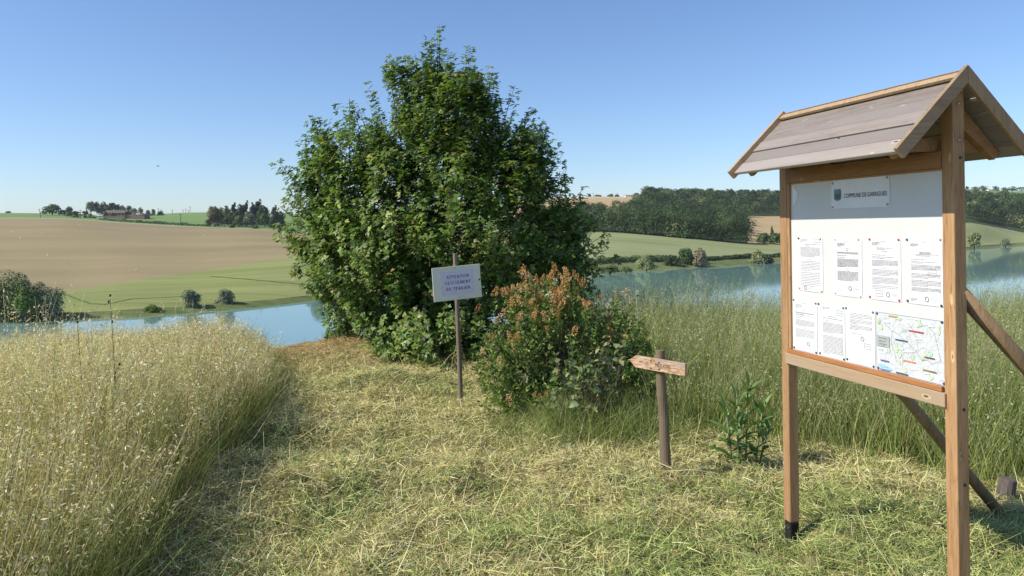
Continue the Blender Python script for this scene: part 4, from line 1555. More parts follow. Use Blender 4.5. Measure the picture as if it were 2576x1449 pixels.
ln = rng.uniform(0.12, 0.26, NS)
K = 15
tt = rng.uniform(0, 1, (NS, K))
P = (tips[:, None] - sd_[:, None] * (ln[:, None] * (1 - tt))[..., None]).reshape(-1, 3)
NL = len(P)
ax = np.repeat(sd_, K, 0)
outv = unit(np.cross(ax, rdir(NL)))
dl = unit(outv + 0.7 * ax + 0.25 * rdir(NL))
sz = rng.uniform(0.028, 0.05, NL)
cl = palette(NL, [(0.11, 0.175, 0.042), (0.16, 0.235, 0.056), (0.225, 0.30, 0.08), (0.32, 0.37, 0.11)], [0.35, 0.35, 0.2, 0.1], 0.16)
sp = Soup()
sp.quads(diamonds(P, dl, sz, sz * 0.42) - pb, cl)
root = empty('privet_bush', pb)
o = sp.obj('foliage', M_privet, root)
o['kind'] = 'stuff'
m = MB()
for k in rng.choice(NS, 260, replace=False):
    e = tips[k] - pb
    m.tube([(rng.normal() * 0.07, rng.normal() * 0.07, -0.03), tuple(e * np.array([0.45, 0.45, 0.5])), tuple(e)], [0.007, 0.005, 0.002], 4, cap=False)
sb = m.build('stem', M_bark, root)
sb['kind'] = 'stuff'
tag(root, 'flowering bush with faded orange-brown and cream flower spikes right of the warning sign', 'bush')


def panicle(name, cols, p, n=85, L=0.095, R=0.03):
    spx = Soup()
    f = rng.uniform(0, 1, n)
    az_ = rng.uniform(0, 2 * math.pi, n)
    r = R * (1 - 0.7 * f) * rng.uniform(0.3, 1.1, n)
    P_ = np.stack([np.cos(az_) * r, np.sin(az_) * r, f * L], -1)
    d_ = unit(np.stack([np.cos(az_), np.sin(az_), rng.uniform(-0.2, 0.9, n)], -1))
    s_ = rng.uniform(0.010, 0.017, n)
    spx.quads(diamonds(P_, d_, s_, s_ * 0.75), palette(n, cols, p, 0.12))
    return np_mesh(name, np.concatenate(spx.V), np.concatenate(spx.F), np.concatenate(spx.C), [M_flower])


pm = [panicle('flower_panicle', [(0.56, 0.31, 0.12), (0.66, 0.42, 0.18), (0.46, 0.23, 0.08)], [0.45, 0.35, 0.2]) for _ in range(3)]
pm += [panicle('flower_panicle', [(0.68, 0.47, 0.24), (0.76, 0.58, 0.34), (0.55, 0.33, 0.14)], [0.4, 0.35, 0.25]) for _ in range(2)]
pw = panicle('flower_panicle', [(0.80, 0.76, 0.60), (0.72, 0.62, 0.42)], [0.75, 0.25], 50, 0.07, 0.028)
# those on the sunny upper outside of the bush flower
score = (tips[:, 2] - pb[2]) * 0.8 - 0.5 * (tips[:, 1] - YP) - 0.10 * (tips[:, 0] - 0.3) + rng.normal(size=NS) * 0.22
order = list(np.argsort(-score)[:160])
order += [i for i in range(NS - len(pex), NS) if i not in order]
for j, i in enumerate(order):
    me = pw if j % 10 == 4 else pm[j % 5]
    o = link('flower_panicle', me, root)
    o.location = tips[i] - pb
    o.rotation_euler = (rng.normal() * 0.35, rng.normal() * 0.35, rng.uniform(0, 6.28))
    s = rng.uniform(0.5, 1.05)
    o.scale = (s, s, s)


# broad-leaved shrub in front of it
def leaf_mesh(name, L, W, col, mat, bend=0.35, fold=0.25, nseg=6, shape=1.0):
    V = []
    C = []
    for i in range(nseg + 1):
        f = i / nseg
        w_ = W * 0.5 * math.sin(math.pi * min(1.0, f ** 0.75 * 0.97 + 0.03)) ** shape
        zz = L * (0.15 * f - bend * f * f)
        for s in (-1, 0, 1):
            V.append((L * f, s * w_, zz + abs(s) * w_ * fold))
            k = 0.9 if s else 1.2
            C.append(tuple(c * k for c in col))
    F = []
    for i in range(nseg):
        for s in (0, 1):
            a = i * 3 + s
            F.append((a, a + 1, a + 4, a + 3))
    return np_mesh(name, V, F, C, [mat], smooth=True)


M_broad = leafmat('broad_leaf', 0.45, 0.4, 0.25)
YW = 6.02
wb = np.array([0.56, YW, float(gz(0.56, YW)) - 0.02])
root = empty('wayfaring_shrub', wb)
wl_m = [leaf_mesh('leaf', random.uniform(0.055, 0.085), random.uniform(0.036, 0.052), c, M_broad, 0.3, 0.25, 5, 0.8) for c in [(0.13, 0.19, 0.07), (0.18, 0.24, 0.10), (0.23, 0.28, 0.13), (0.11, 0.165, 0.06), (0.29, 0.30, 0.13)]]
m = MB()
wlobes = [px_lobe(1470, 900, 95, 70, YW, 0.2), px_lobe(1510, 950, 75, 85, YW, 0.2), px_lobe(1410, 985, 75, 60, YW - 0.1, 0.2), px_lobe(1545, 880, 45, 50, YW, 0.15)]
tp, _ = shoots_in(wlobes, 58, 0.4)
for e in tp:
    e = e - wb
    b0 = np.array([e[0] * 0.35 + rng.normal() * 0.08, e[1] * 0.3 + rng.normal() * 0.05, -0.02])
    m.tube([tuple(b0), tuple(b0 * 0.5 + e * 0.5 + rng.normal(size=3) * 0.035), tuple(e)], [0.0055, 0.004, 0.002], 5, cap=False)
    dd = unit(e - b0)
    for k in range(5):
        o = link('leaf', wl_m[rng.integers(5)], root)
        o.location = e - dd * (0.085 * k * rng.uniform(0.5, 1.2)) + rng.normal(size=3) * 0.012
        o.rotation_euler = (rng.normal() * 0.5, rng.uniform(-0.5, 0.7), rng.uniform(0, 6.28))
        s = rng.uniform(0.7, 1.2)
        o.scale = (s, s, s)
m.build('stem', M_bark, root)
ym = panicle('flower_head', [(0.42, 0.34, 0.10), (0.50, 0.30, 0.12), (0.30, 0.28, 0.09)], [0.4, 0.3, 0.3], 40, 0.022, 0.045)
for j in (1, 6, 12, 20, 27, 33):
    o = link('flower_head', ym, root)
    o.location = tp[j] - wb
    o.rotation_euler = (rng.normal() * 0.3, rng.normal() * 0.3, 0)
tag(root, 'grey-green broad-leaved shrub in front of the flowering bush, left of the arrow post', 'shrub')

# tangled grass at the foot of the bushes
sp = Soup()
N = 5200
X = rng.normal(0.55, 0.5, N)
Y = rng.normal(6.0, 0.22, N)
okb = (X > -0.55) & (X < 1.5)
X, Y = X[okb], Y[okb]
N = len(X)
P = np.column_stack([X, Y, gz(X, Y) - 0.01])
V, pts = curve_blades(P, rng.uniform(0.12, 0.5, N) * np.clip(1.2 - np.abs(X - 0.7), 0.3, 1), rng.uniform(0, 6.28, N), rng.uniform(0, 0.5, N), rng.uniform(0.2, 1.6, N), rng.uniform(0.002, 0.005, N), 4)
sp.ribbons(V, palette(N, GR, [0.4, 0.3, 0.2, 0.1]), palette(N, GR, [0.2, 0.3, 0.3, 0.2]))
tag(sp.obj('grass', M_grass), 'tangled grass at the foot of the flowering bush', 'grass', kind='stuff')

# ------------------------------------------------------------------ tall broad-leaved weed between arrow post and board
wb = np.array([1.62, 5.42, float(gz(1.62, 5.42)) - 0.02])
root = empty('weed_plant', wb)
wm = [leaf_mesh('leaf', l, w_, c, M_broad, bd, 0.35, 7, 0.9) for (l, w_, c, bd) in [(0.20, 0.050, (0.095, 0.18, 0.04), 0.25), (0.24, 0.056, (0.13, 0.22, 0.055), 0.4), (0.17, 0.046, (0.19, 0.29, 0.09), 0.15), (0.14, 0.042, (0.26, 0.36, 0.14), 0.3)]]
for (sx, sy, hx, H) in [(-0.05, 0, -0.08, 0.50), (0.0, 0.03, -0.01, 0.60), (0.05, 0.03, 0.04, 0.66), (0.10, -0.02, 0.12, 0.54), (0.14, 0.05, 0.22, 0.42), (-0.02, -0.05, -0.02, 0.36)]:
    m = MB()
    m.tube([(sx, sy, -0.05), (sx + hx * 0.3, sy, H * 0.5), (sx + hx * 0.6, sy, H * 0.9)], [0.008, 0.007, 0.003], 7)
    m.build('stem', plain('weed_stem', (0.20, 0.24, 0.12), 0.6), root, smooth=True)
    nl = int(H * 27)
    for k in range(nl):
        f = (k + 0.6) / nl
        o = link('leaf', wm[(k + int(H * 100)) % 4], root)
        o.location = (sx + hx * 0.6 * f, sy, H * 0.9 * f)
        up = 0.2 + 0.95 * f
        o.rotation_euler = (rng.normal() * 0.25, -up + rng.normal() * 0.15, k * 2.4 + sx * 30)
        s = rng.uniform(0.75, 1.1) * (1.15 - 0.35 * f)
        o.scale = (s, s * 0.85, s)
for (x, y, rz) in [(-0.24, -0.02, 0.3), (-0.36, -0.16, -0.4), (0.16, -0.1, 2.6)]:
    o = link('leaf', wm[3], root)
    o.location = (x, y, 0.06)
    o.rotation_euler = (0.2, 0.1, rz)
tag(root, 'tall dark green weed with long pointed leaves between arrow post and notice board', 'plant')


# dried stalks standing above the left grass
def teasel(x, ytop, Y, label, heads):
    p = np.array([(x - 1288) / FPX * Y, Y, 0])
    p[2] = float(gz(p[0], p[1])) - 0.02
    H = -(ytop - hor(x)) / FPX * Y - p[2]
    root = empty('dry_stalk', p)
    m = MB()
    m.tube([(0.05, 0, -0.05), (0.03, 0, H * 0.5), (0.0, 0, H * 0.97)], [0.0022, 0.0019, 0.0013], 6)
    m.build('stem', M_stalk, root)
    for (f, dx) in heads:
        m = MB()
        m.ell((dx, 0, H * f), (0.0065, 0.0065, 0.0095), 8, 6)
        m.build('seed_head', M_stalk, root)
        if abs(dx) > 0.012:
            m = MB()
            m.tube([(0.05 * (1 - f), 0, H * (f - 0.06)), (dx, 0, H * f)], [0.002, 0.0015], 5)
            m.build('side_stem', M_stalk, root)
    return tag(root, label, 'dry stalk', 'dry dark stalks above the left grass')


M_stalk = plain('dry_stalk', (0.075, 0.05, 0.035), 0.9)
teasel(275, 735, 4.6, 'tall dark dry stalk with seed heads rising above the grass before the lake', [(0.985, 0.0), (0.955, -0.01), (0.86, 0.01), (0.66, 0.05), (0.62, 0.02)])
teasel(192, 803, 4.6, 'short dark stalk with one brown seed head left of the tall one', [(0.985, 0.0)])
M_oat = leafmat('oat_husk', 0.5, 0.3, 0.4, (1, 0.95, 0.8))


def oat_stalk(x, ytop, Y, label, lean):
    p = np.array([(x - 1288) / FPX * Y, Y, 0])
    p[2] = float(gz(p[0], p[1])) - 0.02
    H = -(ytop - hor(x)) / FPX * Y - p[2]
    root = empty('oat_stalk', p)
    m = MB()
    m.tube([(0.06, 0, -0.03), (0.05, 0, H * 0.5), (lean * 0.4, 0, H * 0.85), (lean, 0, H)], [0.0014, 0.0013, 0.0011, 0.0008], 5)
    m.build('stem', plain('straw_stem', (0.55, 0.47, 0.30), 0.6), root)
    spx = Soup()
    n = 34
    f = rng.uniform(0, 1, n)
    az_ = rng.uniform(0, 6.28, n)
    r = 0.012 + 0.05 * (1 - f)
    P_ = np.stack([lean * 0.4 + lean * 0.6 * f + np.cos(az_) * r, np.sin(az_) * r, H * (0.80 + 0.19 * f)], -1)
    d_ = unit(np.stack([np.cos(az_), np.sin(az_), rng.uniform(-1.2, 1.0, n)], -1))
    s_ = rng.uniform(0.018, 0.028, n)
    spx.quads(diamonds(P_, d_, s_, s_ * 0.32), palette(n, [(0.74, 0.68, 0.50), (0.62, 0.54, 0.35)], [0.6, 0.4], 0.1))
    o = spx.obj('husks', M_oat, root)
    o['kind'] = 'stuff'
    return tag(root, label, 'oat stalk', 'pale oat stalks standing above the left grass')


oat_stalk(14, 682, 3.6, 'tallest pale oat stalk at the left edge before the shore trees', -0.02)
oat_stalk(100, 745, 3.8, 'pale oat stalk right of the tallest, before the grey willow', -0.03)
oat_stalk(222, 762, 4.0, 'pale oat stalk left of the tall dark dry stalk', 0.02)
oat_stalk(520, 760, 4.6, 'pale oat stalk standing before the middle shore willows', -0.02)


# ------------------------------------------------------------------ warning sign on a stake
SP = np.array([-0.466, 6.72, 0])
SP[2] = float(gz(SP[0], SP[1])) - 0.02
sr = empty('warning_sign', SP, math.radians(20))
zt = -(638 - hor(1143)) / FPX * 6.72 - SP[2]
zbt = -(672 - hor(1146)) / FPX * 6.72 - SP[2]
m = MB()
lean = -0.032
for (z0, z1, r0, r1) in [(-0.25, zt, 0.022, 0.02)]:
    m.tube([(-lean * 0.0, 0.022, z0), (lean * zt * 0.5, 0.022, zt * 0.5), (lean * zt, 0.022, z1)], [0.024, 0.021, 0.019], 9)
m.build('stake', M_stake, sr, bevel=0.002)
M_sheet = plain('grey_board', (0.70, 0.70, 0.60), 0.6, 0.3, var=0.05, scale=5)
M_lilac = plain('lilac_paper', (0.64, 0.60, 0.74), 0.4, 0.4, var=0.05, scale=14)
panel = empty('sign_panel', (0, 0, 0))
panel.parent = sr
k_ = 6.72 / FPX
bx = (1147 - 1157) * k_
bz = -(711 - hor(1147)) / FPX * 6.72 - SP[2]
panel.location = (bx, 0, bz)
panel.rotation_euler = (0.0, math.radians(-3.6), 0)
m = MB()
m.box(-0.222, 0.222, -0.012, -0.004, -0.15, 0.15)
m.build('board', M_sheet, panel, bevel=0.0015)
m = MB()
PW, PH = 0.297, 0.21
gx, gy = 7, 5
V = []
for i in range(gx + 1):
    for j in range(gy + 1):
        V.append((-0.148 + PW * i / gx + 0.005, -0.0135 - 0.0012 * abs(math.sin(i * 2.1 + j * 1.3)), -0.112 + PH * j / gy + 0.008))
F = []
for i in range(gx):
    for j in range(gy):
        a = i * (gy + 1) + j
        F.append((a, a + gy + 1, a + gy + 2, a + 1))
m.add(V, F)
pp = m.build('paper', M_lilac, panel)
sol = pp.modifiers.new('thickness', 'SOLIDIFY')
sol.thickness = 0.0006


def stroke(m, x0, y0, x1, y1, w, y=-0.0166):
    d = Vector((x1 - x0, y1 - y0))
    n = Vector((-d.y, d.x)).normalized() * w / 2
    m.add([(x0 - n.x, y, y0 - n.y), (x1 - n.x, y, y1 - n.y), (x1 + n.x, y, y1 + n.y), (x0 + n.x, y, y0 + n.y)], [(0, 1, 2, 3)])


def arc(m, cx, cy, rx, ry, a0, a1, w_side, w_top, T, y=-0.0166, n=14):
    A = np.radians(np.linspace(a0, a1, n + 1))
    V = []
    for a in A:
        c, s = math.cos(a), math.sin(a)
        V.append((rx * c, ry * s))
        V.append(((rx - w_side) * c, (ry - w_top) * s))
    V = [T(cx + p[0], cy + p[1]) for p in V]
    m.add([(p[0], y, p[1]) for p in V], [(2 * i, 2 * i + 2, 2 * i + 3, 2 * i + 1) for i in range(n)])


def serif_text(m, text, xc, zb, h, adv, wd):
    """upright roman capitals with serifs built from strokes"""
    tot = 0
    widths = []
    for ch in text:
        a = {' ': 0.55, 'I': 0.55, 'M': 1.25}.get(ch, 1.0)
        widths.append(a)
        tot += a
    x = xc - tot * adv / 2
    TK, TN = 0.18, 0.08
    for ch, a in zip(text, widths):
        ox = x + a * adv * 0.5 - wd * 0.5 * (1.25 if ch == 'M' else (0.45 if ch == 'I' else 1.0))
        sx = wd * (1.25 if ch == 'M' else 1.0)
        T = lambda u, v: (ox + u * sx, zb + v * h)

        def st(u0, v0, u1, v1, w):
            p = T(u0, v0)
            q = T(u1, v1)
            stroke(m, p[0], p[1], q[0], q[1], w * h)

        def serif(u, v, half=0.17):
            st(u - half, v, u + half, v, 0.055)
        if ch == 'A':
            st(0.08, 0, 0.47, 1, TN); st(0.5, 1, 0.9, 0, TK); st(0.22, 0.34, 0.75, 0.34, TN); serif(0.08, 0.02); serif(0.9, 0.02)
        elif ch == 'T':
            st(0.5, 0, 0.5, 1, TK); st(0.05, 0.97, 0.95, 0.97, TN); st(0.07, 0.98, 0.05, 0.76, TN); st(0.93, 0.98, 0.95, 0.76, TN); serif(0.5, 0.02)
        elif ch == 'E':
            st(0.2, 0, 0.2, 1, TK); st(0.05, 0.97, 0.85, 0.97, TN); st(0.05, 0.03, 0.88, 0.03, TN); st(0.2, 0.52, 0.66, 0.52, TN); st(0.84, 0.99, 0.85, 0.78, TN); st(0.86, 0.02, 0.9, 0.25, TN)
        elif ch == 'N':
            st(0.14, 0, 0.14, 1, TN); st(0.14, 0.98, 0.86, 0.02, TK); st(0.86, 0, 0.86, 1, TN); serif(0.14, 0.02, 0.14); serif(0.86, 0.98, 0.14); serif(0.08, 0.98, 0.1)
        elif ch == 'I':
            st(0.22, 0, 0.22, 1, TK); serif(0.22, 0.02, 0.2); serif(0.22, 0.98, 0.2)
        elif ch == 'L':
            st(0.22, 0, 0.22, 1, TK); serif(0.22, 0.98, 0.18); st(0.05, 0.03, 0.85, 0.03, TN); st(0.84, 0.02, 0.88, 0.28, TN)
        elif ch == 'M':
            st(0.1, 0, 0.12, 1, TN); st(0.13, 0.98, 0.5, 0.05, TK); st(0.5, 0.05, 0.86, 0.98, TN); st(0.88, 0, 0.88, 1, TK); serif(0.1, 0.02, 0.12); serif(0.88, 0.02, 0.14)
        elif ch == 'O':
            arc(m, 0.5, 0.5, 0.46, 0.52, 0, 360, 0.15, 0.05, T)
        elif ch == 'G':
            arc(m, 0.5, 0.5, 0.46, 0.52, 40, 335, 0.15, 0.05, T); st(0.82, 0.05, 0.82, 0.42, 0.12); serif(0.8, 0.42, 0.16); st(0.84, 0.98, 0.86, 0.70, TN)
        elif ch == 'D':
            st(0.18, 0, 0.18, 1, TK); arc(m, 0.3, 0.5, 0.62, 0.5, -90, 90, 0.16, 0.055, T); st(0.02, 0.97, 0.34, 0.97, TN); st(0.02, 0.03, 0.34, 0.03, TN)
        elif ch == 'R':
            st(0.18, 0, 0.18, 1, TK); arc(m, 0.35, 0.74, 0.4, 0.26, -90, 90, 0.14, 0.055, T); st(0.02, 0.97, 0.4, 0.97, TN); st(0.18, 0.49, 0.4, 0.49, TN); st(0.42, 0.49, 0.86, 0.0, TK); serif(0.18, 0.02); serif(0.9, 0.02, 0.1)
        elif ch == 'S':
            arc(m, 0.5, 0.74, 0.33, 0.27, 30, 270, 0.11, 0.06, T); arc(m, 0.5, 0.26, 0.36, 0.27, -150, 90, 0.11, 0.06, T); st(0.79, 0.97, 0.81, 0.72, TN); st(0.17, 0.03, 0.15, 0.28, TN)
        x += a * adv


for line, zb_ in (('ATTENTION', 0.044), ('GLISSEMENT', -0.008), ('DE TERRAIN', -0.062)):
    m = MB()
    serif_text(m, line, 0.007, zb_, 0.0265, 0.0245, 0.0178)
    m.build('lettering', M_ink, panel)
for (nx, nz) in ((-0.012, 0.135), (0.008, -0.13)):
    m = MB()
    m.tube([(nx, -0.006, nz), (nx, -0.017, nz + 0.002)], [0.004, 0.004], 8)
    m.build('nail', M_rust, panel)
m = MB()
m.prism([(0.200, 0.012), (0.214, 0.02), (0.217, 0.004), (0.206, -0.002)], 1, -0.0145, -0.0123)
m.build('chip', M_rust, panel)
tag(sr, 'grey board on a thin stake with lilac paper warning ATTENTION GLISSEMENT DE TERRAIN', 'sign')


# ------------------------------------------------------------------ wooden arrow signpost
YA = 5.12
bx_ = at(1672, 1195, YA)
AP = np.array([bx_[0], YA, float(gz(bx_[0], YA)) - 0.03])
ar = empty('arrow_signpost', AP)
tp_ = at(1655, 881, YA) - AP
m = MB()
pts_ = []
rad_ = []
for k in range(8):
    f = k / 7
    pts_.append((tp_[0] * f + 0.004 * math.sin(k * 2.0), 0.004 * math.cos(k * 1.7), -0.2 + (tp_[2] + 0.2) * f))
    rad_.append(0.039 - 0.007 * f + 0.0012 * math.sin(k * 3.1))
m.tube(pts_, rad_, 16)
m.build('post', M_oldpost, ar, smooth=False, bevel=0.003)
t = NT('flaked_orange_paint')
v = t.coord((3, 16, 16))
v2 = t.coord((1, 1.6, 1.6))
n1 = t.noise(v, 5, 6, 0.7, 0.8)
n2 = t.noise(v2, 7, 5, 0.65)
c = t.ramp(n1, [(0.30, (0.26, 0.12, 0.05)), (0.5, (0.40, 0.21, 0.09)), (0.7, (0.47, 0.28, 0.14))])
c = t.mix(t.ramp(n1, [(0.44, 0.0), (0.60, 0.85)]), c, (0.60, 0.50, 0.40))
c = t.mix(t.ramp(n2, [(0.52, 0.0), (0.66, 0.75)]), c, (0.36, 0.30, 0.26))
t.base(c)
t.rough(0.75, 0.3)
t.bump(n1, 0.4, 0.003)
M_arrow = t.m
M_arrowtop = plain('pale_paint', (0.72, 0.67, 0.60), 0.7, var=0.12, scale=40)  # paler colour for the plank's upward faces
ap = empty('arrow_board', (tp_[0] * 0.90, 0, -(915 - hor(1650)) / FPX * YA - AP[2]))
ap.parent = ar
ap.rotation_euler = (0, math.radians(1.2), math.radians(-46))
# local: x along board (right end towards the camera side), y depth, z height
hl, hr_, hh, th = -0.215, 0.235, 0.041, 0.026
m = MB()
yo = -0.062
poly = [(hl, 0.006), (hl + 0.05, -hh), (hr_, -hh), (hr_, hh), (hl + 0.05, hh)]
m.prism(poly, 1, yo, yo + th)
o = m.build('arrow_plank', [M_arrow, M_arrowtop], ap, bevel=0.002)
for pgn in o.data.polygons:
    if pgn.normal.z > 0.5:
        pgn.material_index = 1
for (nx, nz) in ((-0.035, 0.022), (0.03, 0.020), (-0.033, -0.026), (0.033, -0.027)):
    m = MB()
    m.tube([(nx, yo + 0.002, nz), (nx, yo - 0.004, nz)], [0.0055, 0.005], 8)
    m.build('screw', M_shoe, ap)


def text_mesh(name, body, size, mat, parent, frame, shear=0.0, width=None, bold=0.0, align='LEFT'):
    """frame(u, v) -> local 3D point; u, v in metres"""
    cu = bpy.data.curves.new(name, 'FONT')
    cu.body = body
    cu.size = size
    cu.shear = shear
    cu.offset = bold
    cu.align_x = align
    cu.resolution_u = 2
    tmp = bpy.data.objects.new(name, cu)
    COL.objects.link(tmp)
    dg = bpy.context.evaluated_depsgraph_get()
    me = bpy.data.meshes.new_from_object(tmp.evaluated_get(dg))
    bpy.data.objects.remove(tmp)
    co = np.array([v.co[:] for v in me.vertices])
    if len(co) and width:
        co[:, 0] *= width / max(co[:, 0].max(), 1e-6)
    for v_, c_ in zip(me.vertices, co):
        v_.co = frame(c_[0], c_[1])
    me.materials.clear()
    me.materials.append(mat)
    return link(name, me, parent)


M_carve = plain('carved_groove', (0.13, 0.065, 0.03), 0.9)
text_mesh('carved_lettering', 'PATUOSC', 0.034, M_carve, ap, lambda u, v: (0.002 + u, yo - 0.0022, -0.010 + v), width=0.118)
m = MB()
rr = random.Random(5)
for k in range(9):
    x_ = -0.13 + k * 0.009
    stroke(m, x_, -0.004, x_ + rr.uniform(-0.003, 0.004), rr.uniform(0.008, 0.014), 0.0014, yo - 0.0022)
m.build('carved_scratch', M_carve, ap)
tag(ar, 'short round post with a flaking orange and white wooden arrow pointing left', 'signpost')

# old post stump behind the near board post
sx_ = at(2516, 1264, 5.0)
sp_ = np.array([sx_[0], 5.0, float(gz(sx_[0], 5.0)) - 0.02])
st = empty('wooden_stump', sp_)  # an old post end
m = MB()
m.tube([(0, 0, -0.1), (0.012, 0, 0.08), (0.03, 0, 0.175)], [0.058, 0.055, 0.052], 12)
m.build('stump', M_stumpw, st, bevel=0.004)
m = MB()
m.tube([(0.031, 0, 0.1755), (0.0313, 0, 0.178)], [0.048, 0.046], 12)
m.build('cut_face', M_stumpw, st)
tag(st, 'short weathered post stump in the grass behind the near board post', 'stump')


# ------------------------------------------------------------------ notice board with a little roof
A_ = 0.261
BZ = -1.80
BO = (1.555, 4.362, BZ)
br = empty('notice_board', BO, A_ - math.pi / 2)
LB = 1.224
PT = 0.062


def Z(z):
    return z - BZ


m = MB(); m.box(0, PT, 0, PT, Z(-1.714), Z(0.56)); m.build('post', M_larch_z, br, bevel=0.004)
m = MB(); m.box(LB - PT, LB, 0, PT, Z(-1.76), Z(0.56)); m.build('post', M_larch_z, br, bevel=0.004)
for s0, zt_ in ((0, -1.714), (LB - PT, -1.76)):
    m = MB()
    m.box(s0 + 0.004, s0 + PT - 0.004, 0.004, 0.012, Z(-2.05), Z(zt_ + 0.0))
    m.box(s0 + 0.004, s0 + PT - 0.004, PT - 0.012, PT - 0.004, Z(-2.05), Z(zt_))
    m.box(s0 + 0.004, s0 + PT - 0.004, 0.0125, PT - 0.0125, Z(zt_ - 0.012), Z(zt_ - 0.001))
    sh_ = m.build('post_shoe', M_shoe, br)
    for k in range(2):
        m = MB()
        m.tube([(s0 + 0.02 + 0.022 * k, 0.003, Z(zt_ - 0.035)), (s0 + 0.02 + 0.022 * k, -0.004, Z(zt_ - 0.035))], [0.006, 0.006], 8)
        m.build('bolt', M_steel, sh_)
# rails
m = MB(); m.box(PT + 0.001, LB - PT - 0.001, -0.006, 0.04, Z(0.232), Z(0.305)); m.build('top_rail', M_larch_dx, br, bevel=0.003)
m = MB(); m.box(PT - 0.012, LB - PT + 0.012, -0.012, -0.002, Z(-0.80), Z(-0.738)); m.box(PT + 0.001, LB - PT - 0.001, 0.0, 0.04, Z(-0.80), Z(-0.738))
m.build('bottom_rail', M_larch_x, br, bevel=0.003)
m = MB(); m.box(PT + 0.002, LB - PT - 0.006, -0.010, 0.008, Z(-0.736), Z(-0.713)); m.build('ledge', M_ledge, br, bevel=0.002)
m = MB(); m.box(PT + 0.001, PT + 0.022, 0.004, 0.03, Z(-0.712), Z(0.231)); m.build('side_strip', M_larch_z, br, bevel=0.002)
m = MB(); m.box(PT + 0.0235, LB - PT - 0.001, 0.016, 0.03, Z(-0.735), Z(0.2315)); m.build('white_panel', M_board, br)
m = MB(); m.box(PT + 0.024, LB - PT - 0.002, 0.0312, 0.04, Z(-0.735), Z(0.231)); m.build('panel_backing', M_larch_dx, br)
m = MB(); m.box(PT + 0.03, LB - PT - 0.004, 0.010, 0.0155, Z(0.2215), Z(0.231)); m.build('top_batten', M_larch_dx, br)
# torn white flap at the upper left
m = MB()
m.prism([(0.104, 0.218), (0.13, 0.196), (0.150, 0.18), (0.153, 0.15), (0.138, 0.13), (0.127, 0.11), (0.104, 0.098)], 1, 0.0135, 0.0155)
for i, v_ in enumerate(m.v):
    m.v[i] = (v_[0], v_[1], Z(v_[2]))
m.build('torn_film', M_plastic, br)

# roof: axis over the posts
NCEN = PT / 2
RZ, EZ, EN = 0.655, 0.302, -0.33
HALF = NCEN - EN
G0, G1 = -0.012, 1.276
sl = math.hypot(HALF, RZ - EZ)
ux, uz = HALF / sl, (RZ - EZ) / sl      # unit down-slope: horizontal, vertical


def slope_pt(side, dist, lift):
    """local (n, z): dist down the slope from the ridge, lift along the outward normal"""
    n_ = side * (dist * ux) + side * (lift * uz)
    z_ = RZ - dist * uz + lift * ux
    return (NCEN + n_, Z(z_))


for side in (-1, 1):
    w0 = 0.058
    edges = [w0 + (sl - 0.012 - w0) * k / 5 for k in range(6)]
    for k in range(5):
        d0, d1 = edges[k] + 0.0024, edges[k + 1] - 0.0024
        lf = -0.030 + 0.0028 * ((k * 7) % 3)
        lp = 0.016 if k < 4 else 0.0
        poly = [slope_pt(side, d0, lf - 0.018), slope_pt(side, d1 - 0.004, lf - 0.018), slope_pt(side, d1 - 0.004, lf - 0.0225), slope_pt(side, d1 + lp, lf - 0.0225), slope_pt(side, d1 + lp, lf - 0.0187), slope_pt(side, d1, lf - 0.0187), slope_pt(side, d1, lf), slope_pt(side, d0, lf)]
        if lp == 0.0:
            poly = [slope_pt(side, d0, lf - 0.018), slope_pt(side, d1, lf - 0.018), slope_pt(side, d1, lf), slope_pt(side, d0, lf)]
        m = MB(); m.prism(poly, 0, G0 + 0.022, G1 - 0.022); m.build('roof_plank', M_roof_x, br, bevel=0.003)
    poly = [slope_pt(side, 0.002, -0.026), slope_pt(side, 0.056, -0.026), slope_pt(side, 0.056, -0.010), slope_pt(side, 0.012, -0.010)]
    m = MB(); m.prism(poly, 0, G0 + 0.0215, G1 - 0.0215); m.build('ridge_board', M_barge_u, br, bevel=0.002)
    for (a, b_) in ((G0, G0 + 0.021), (G1 - 0.021, G1)):
        poly = [(NCEN, Z(RZ)), slope_pt(side, sl + 0.004, 0.0), slope_pt(side, sl + 0.004, -0.055), (NCEN, Z(RZ - 0.055 / ux))]
        poly = [(p[0] + side * 0.0006 if abs(p[0] - NCEN) < 1e-6 else p[0], p[1]) for p in poly]
        m = MB(); m.prism(poly, 0, a, b_); m.build('verge_board', M_barge_u if side < 0 else M_barge_v, br, bevel=0.002)
    # rafters beside the posts
    for (a, b_) in ((PT + 0.002, PT + 0.034), (LB - PT - 0.034, LB - PT - 0.002)):
        poly = [slope_pt(side, 0.11, -0.052), slope_pt(side, sl - 0.05, -0.052), slope_pt(side, sl - 0.05, -0.095), slope_pt(side, 0.16, -0.125)]
        m = MB(); m.prism(poly, 0, a, b_); m.build('rafter', M_larch_dx, br, bevel=0.002)
for (a, b_) in ((PT + 0.036, PT + 0.062), (LB - PT - 0.062, LB - PT - 0.036)):
    m = MB(); m.box(a, b_, NCEN - 0.225, NCEN + 0.225, Z(0.306), Z(0.362)); m.build('tie_beam', M_larch_dx, br, bevel=0.002)
for (zb2, rad) in ((0.50, 0.0085), (0.345, 0.0085)):
    m = MB(); m.ell((LB + 0.001, NCEN, Z(zb2)), (0.006, rad, rad), 12, 8); m.build('bolt_head', M_steel, br, smooth=True)
for zb2 in (0.27, -0.80, -1.12):
    m = MB(); m.tube([(LB - 0.002, NCEN + 0.006, Z(zb2)), (LB + 0.0012, NCEN + 0.006, Z(zb2))], [0.0075, 0.0075], 12); m.build('bolt_hole', M_shoe, br)
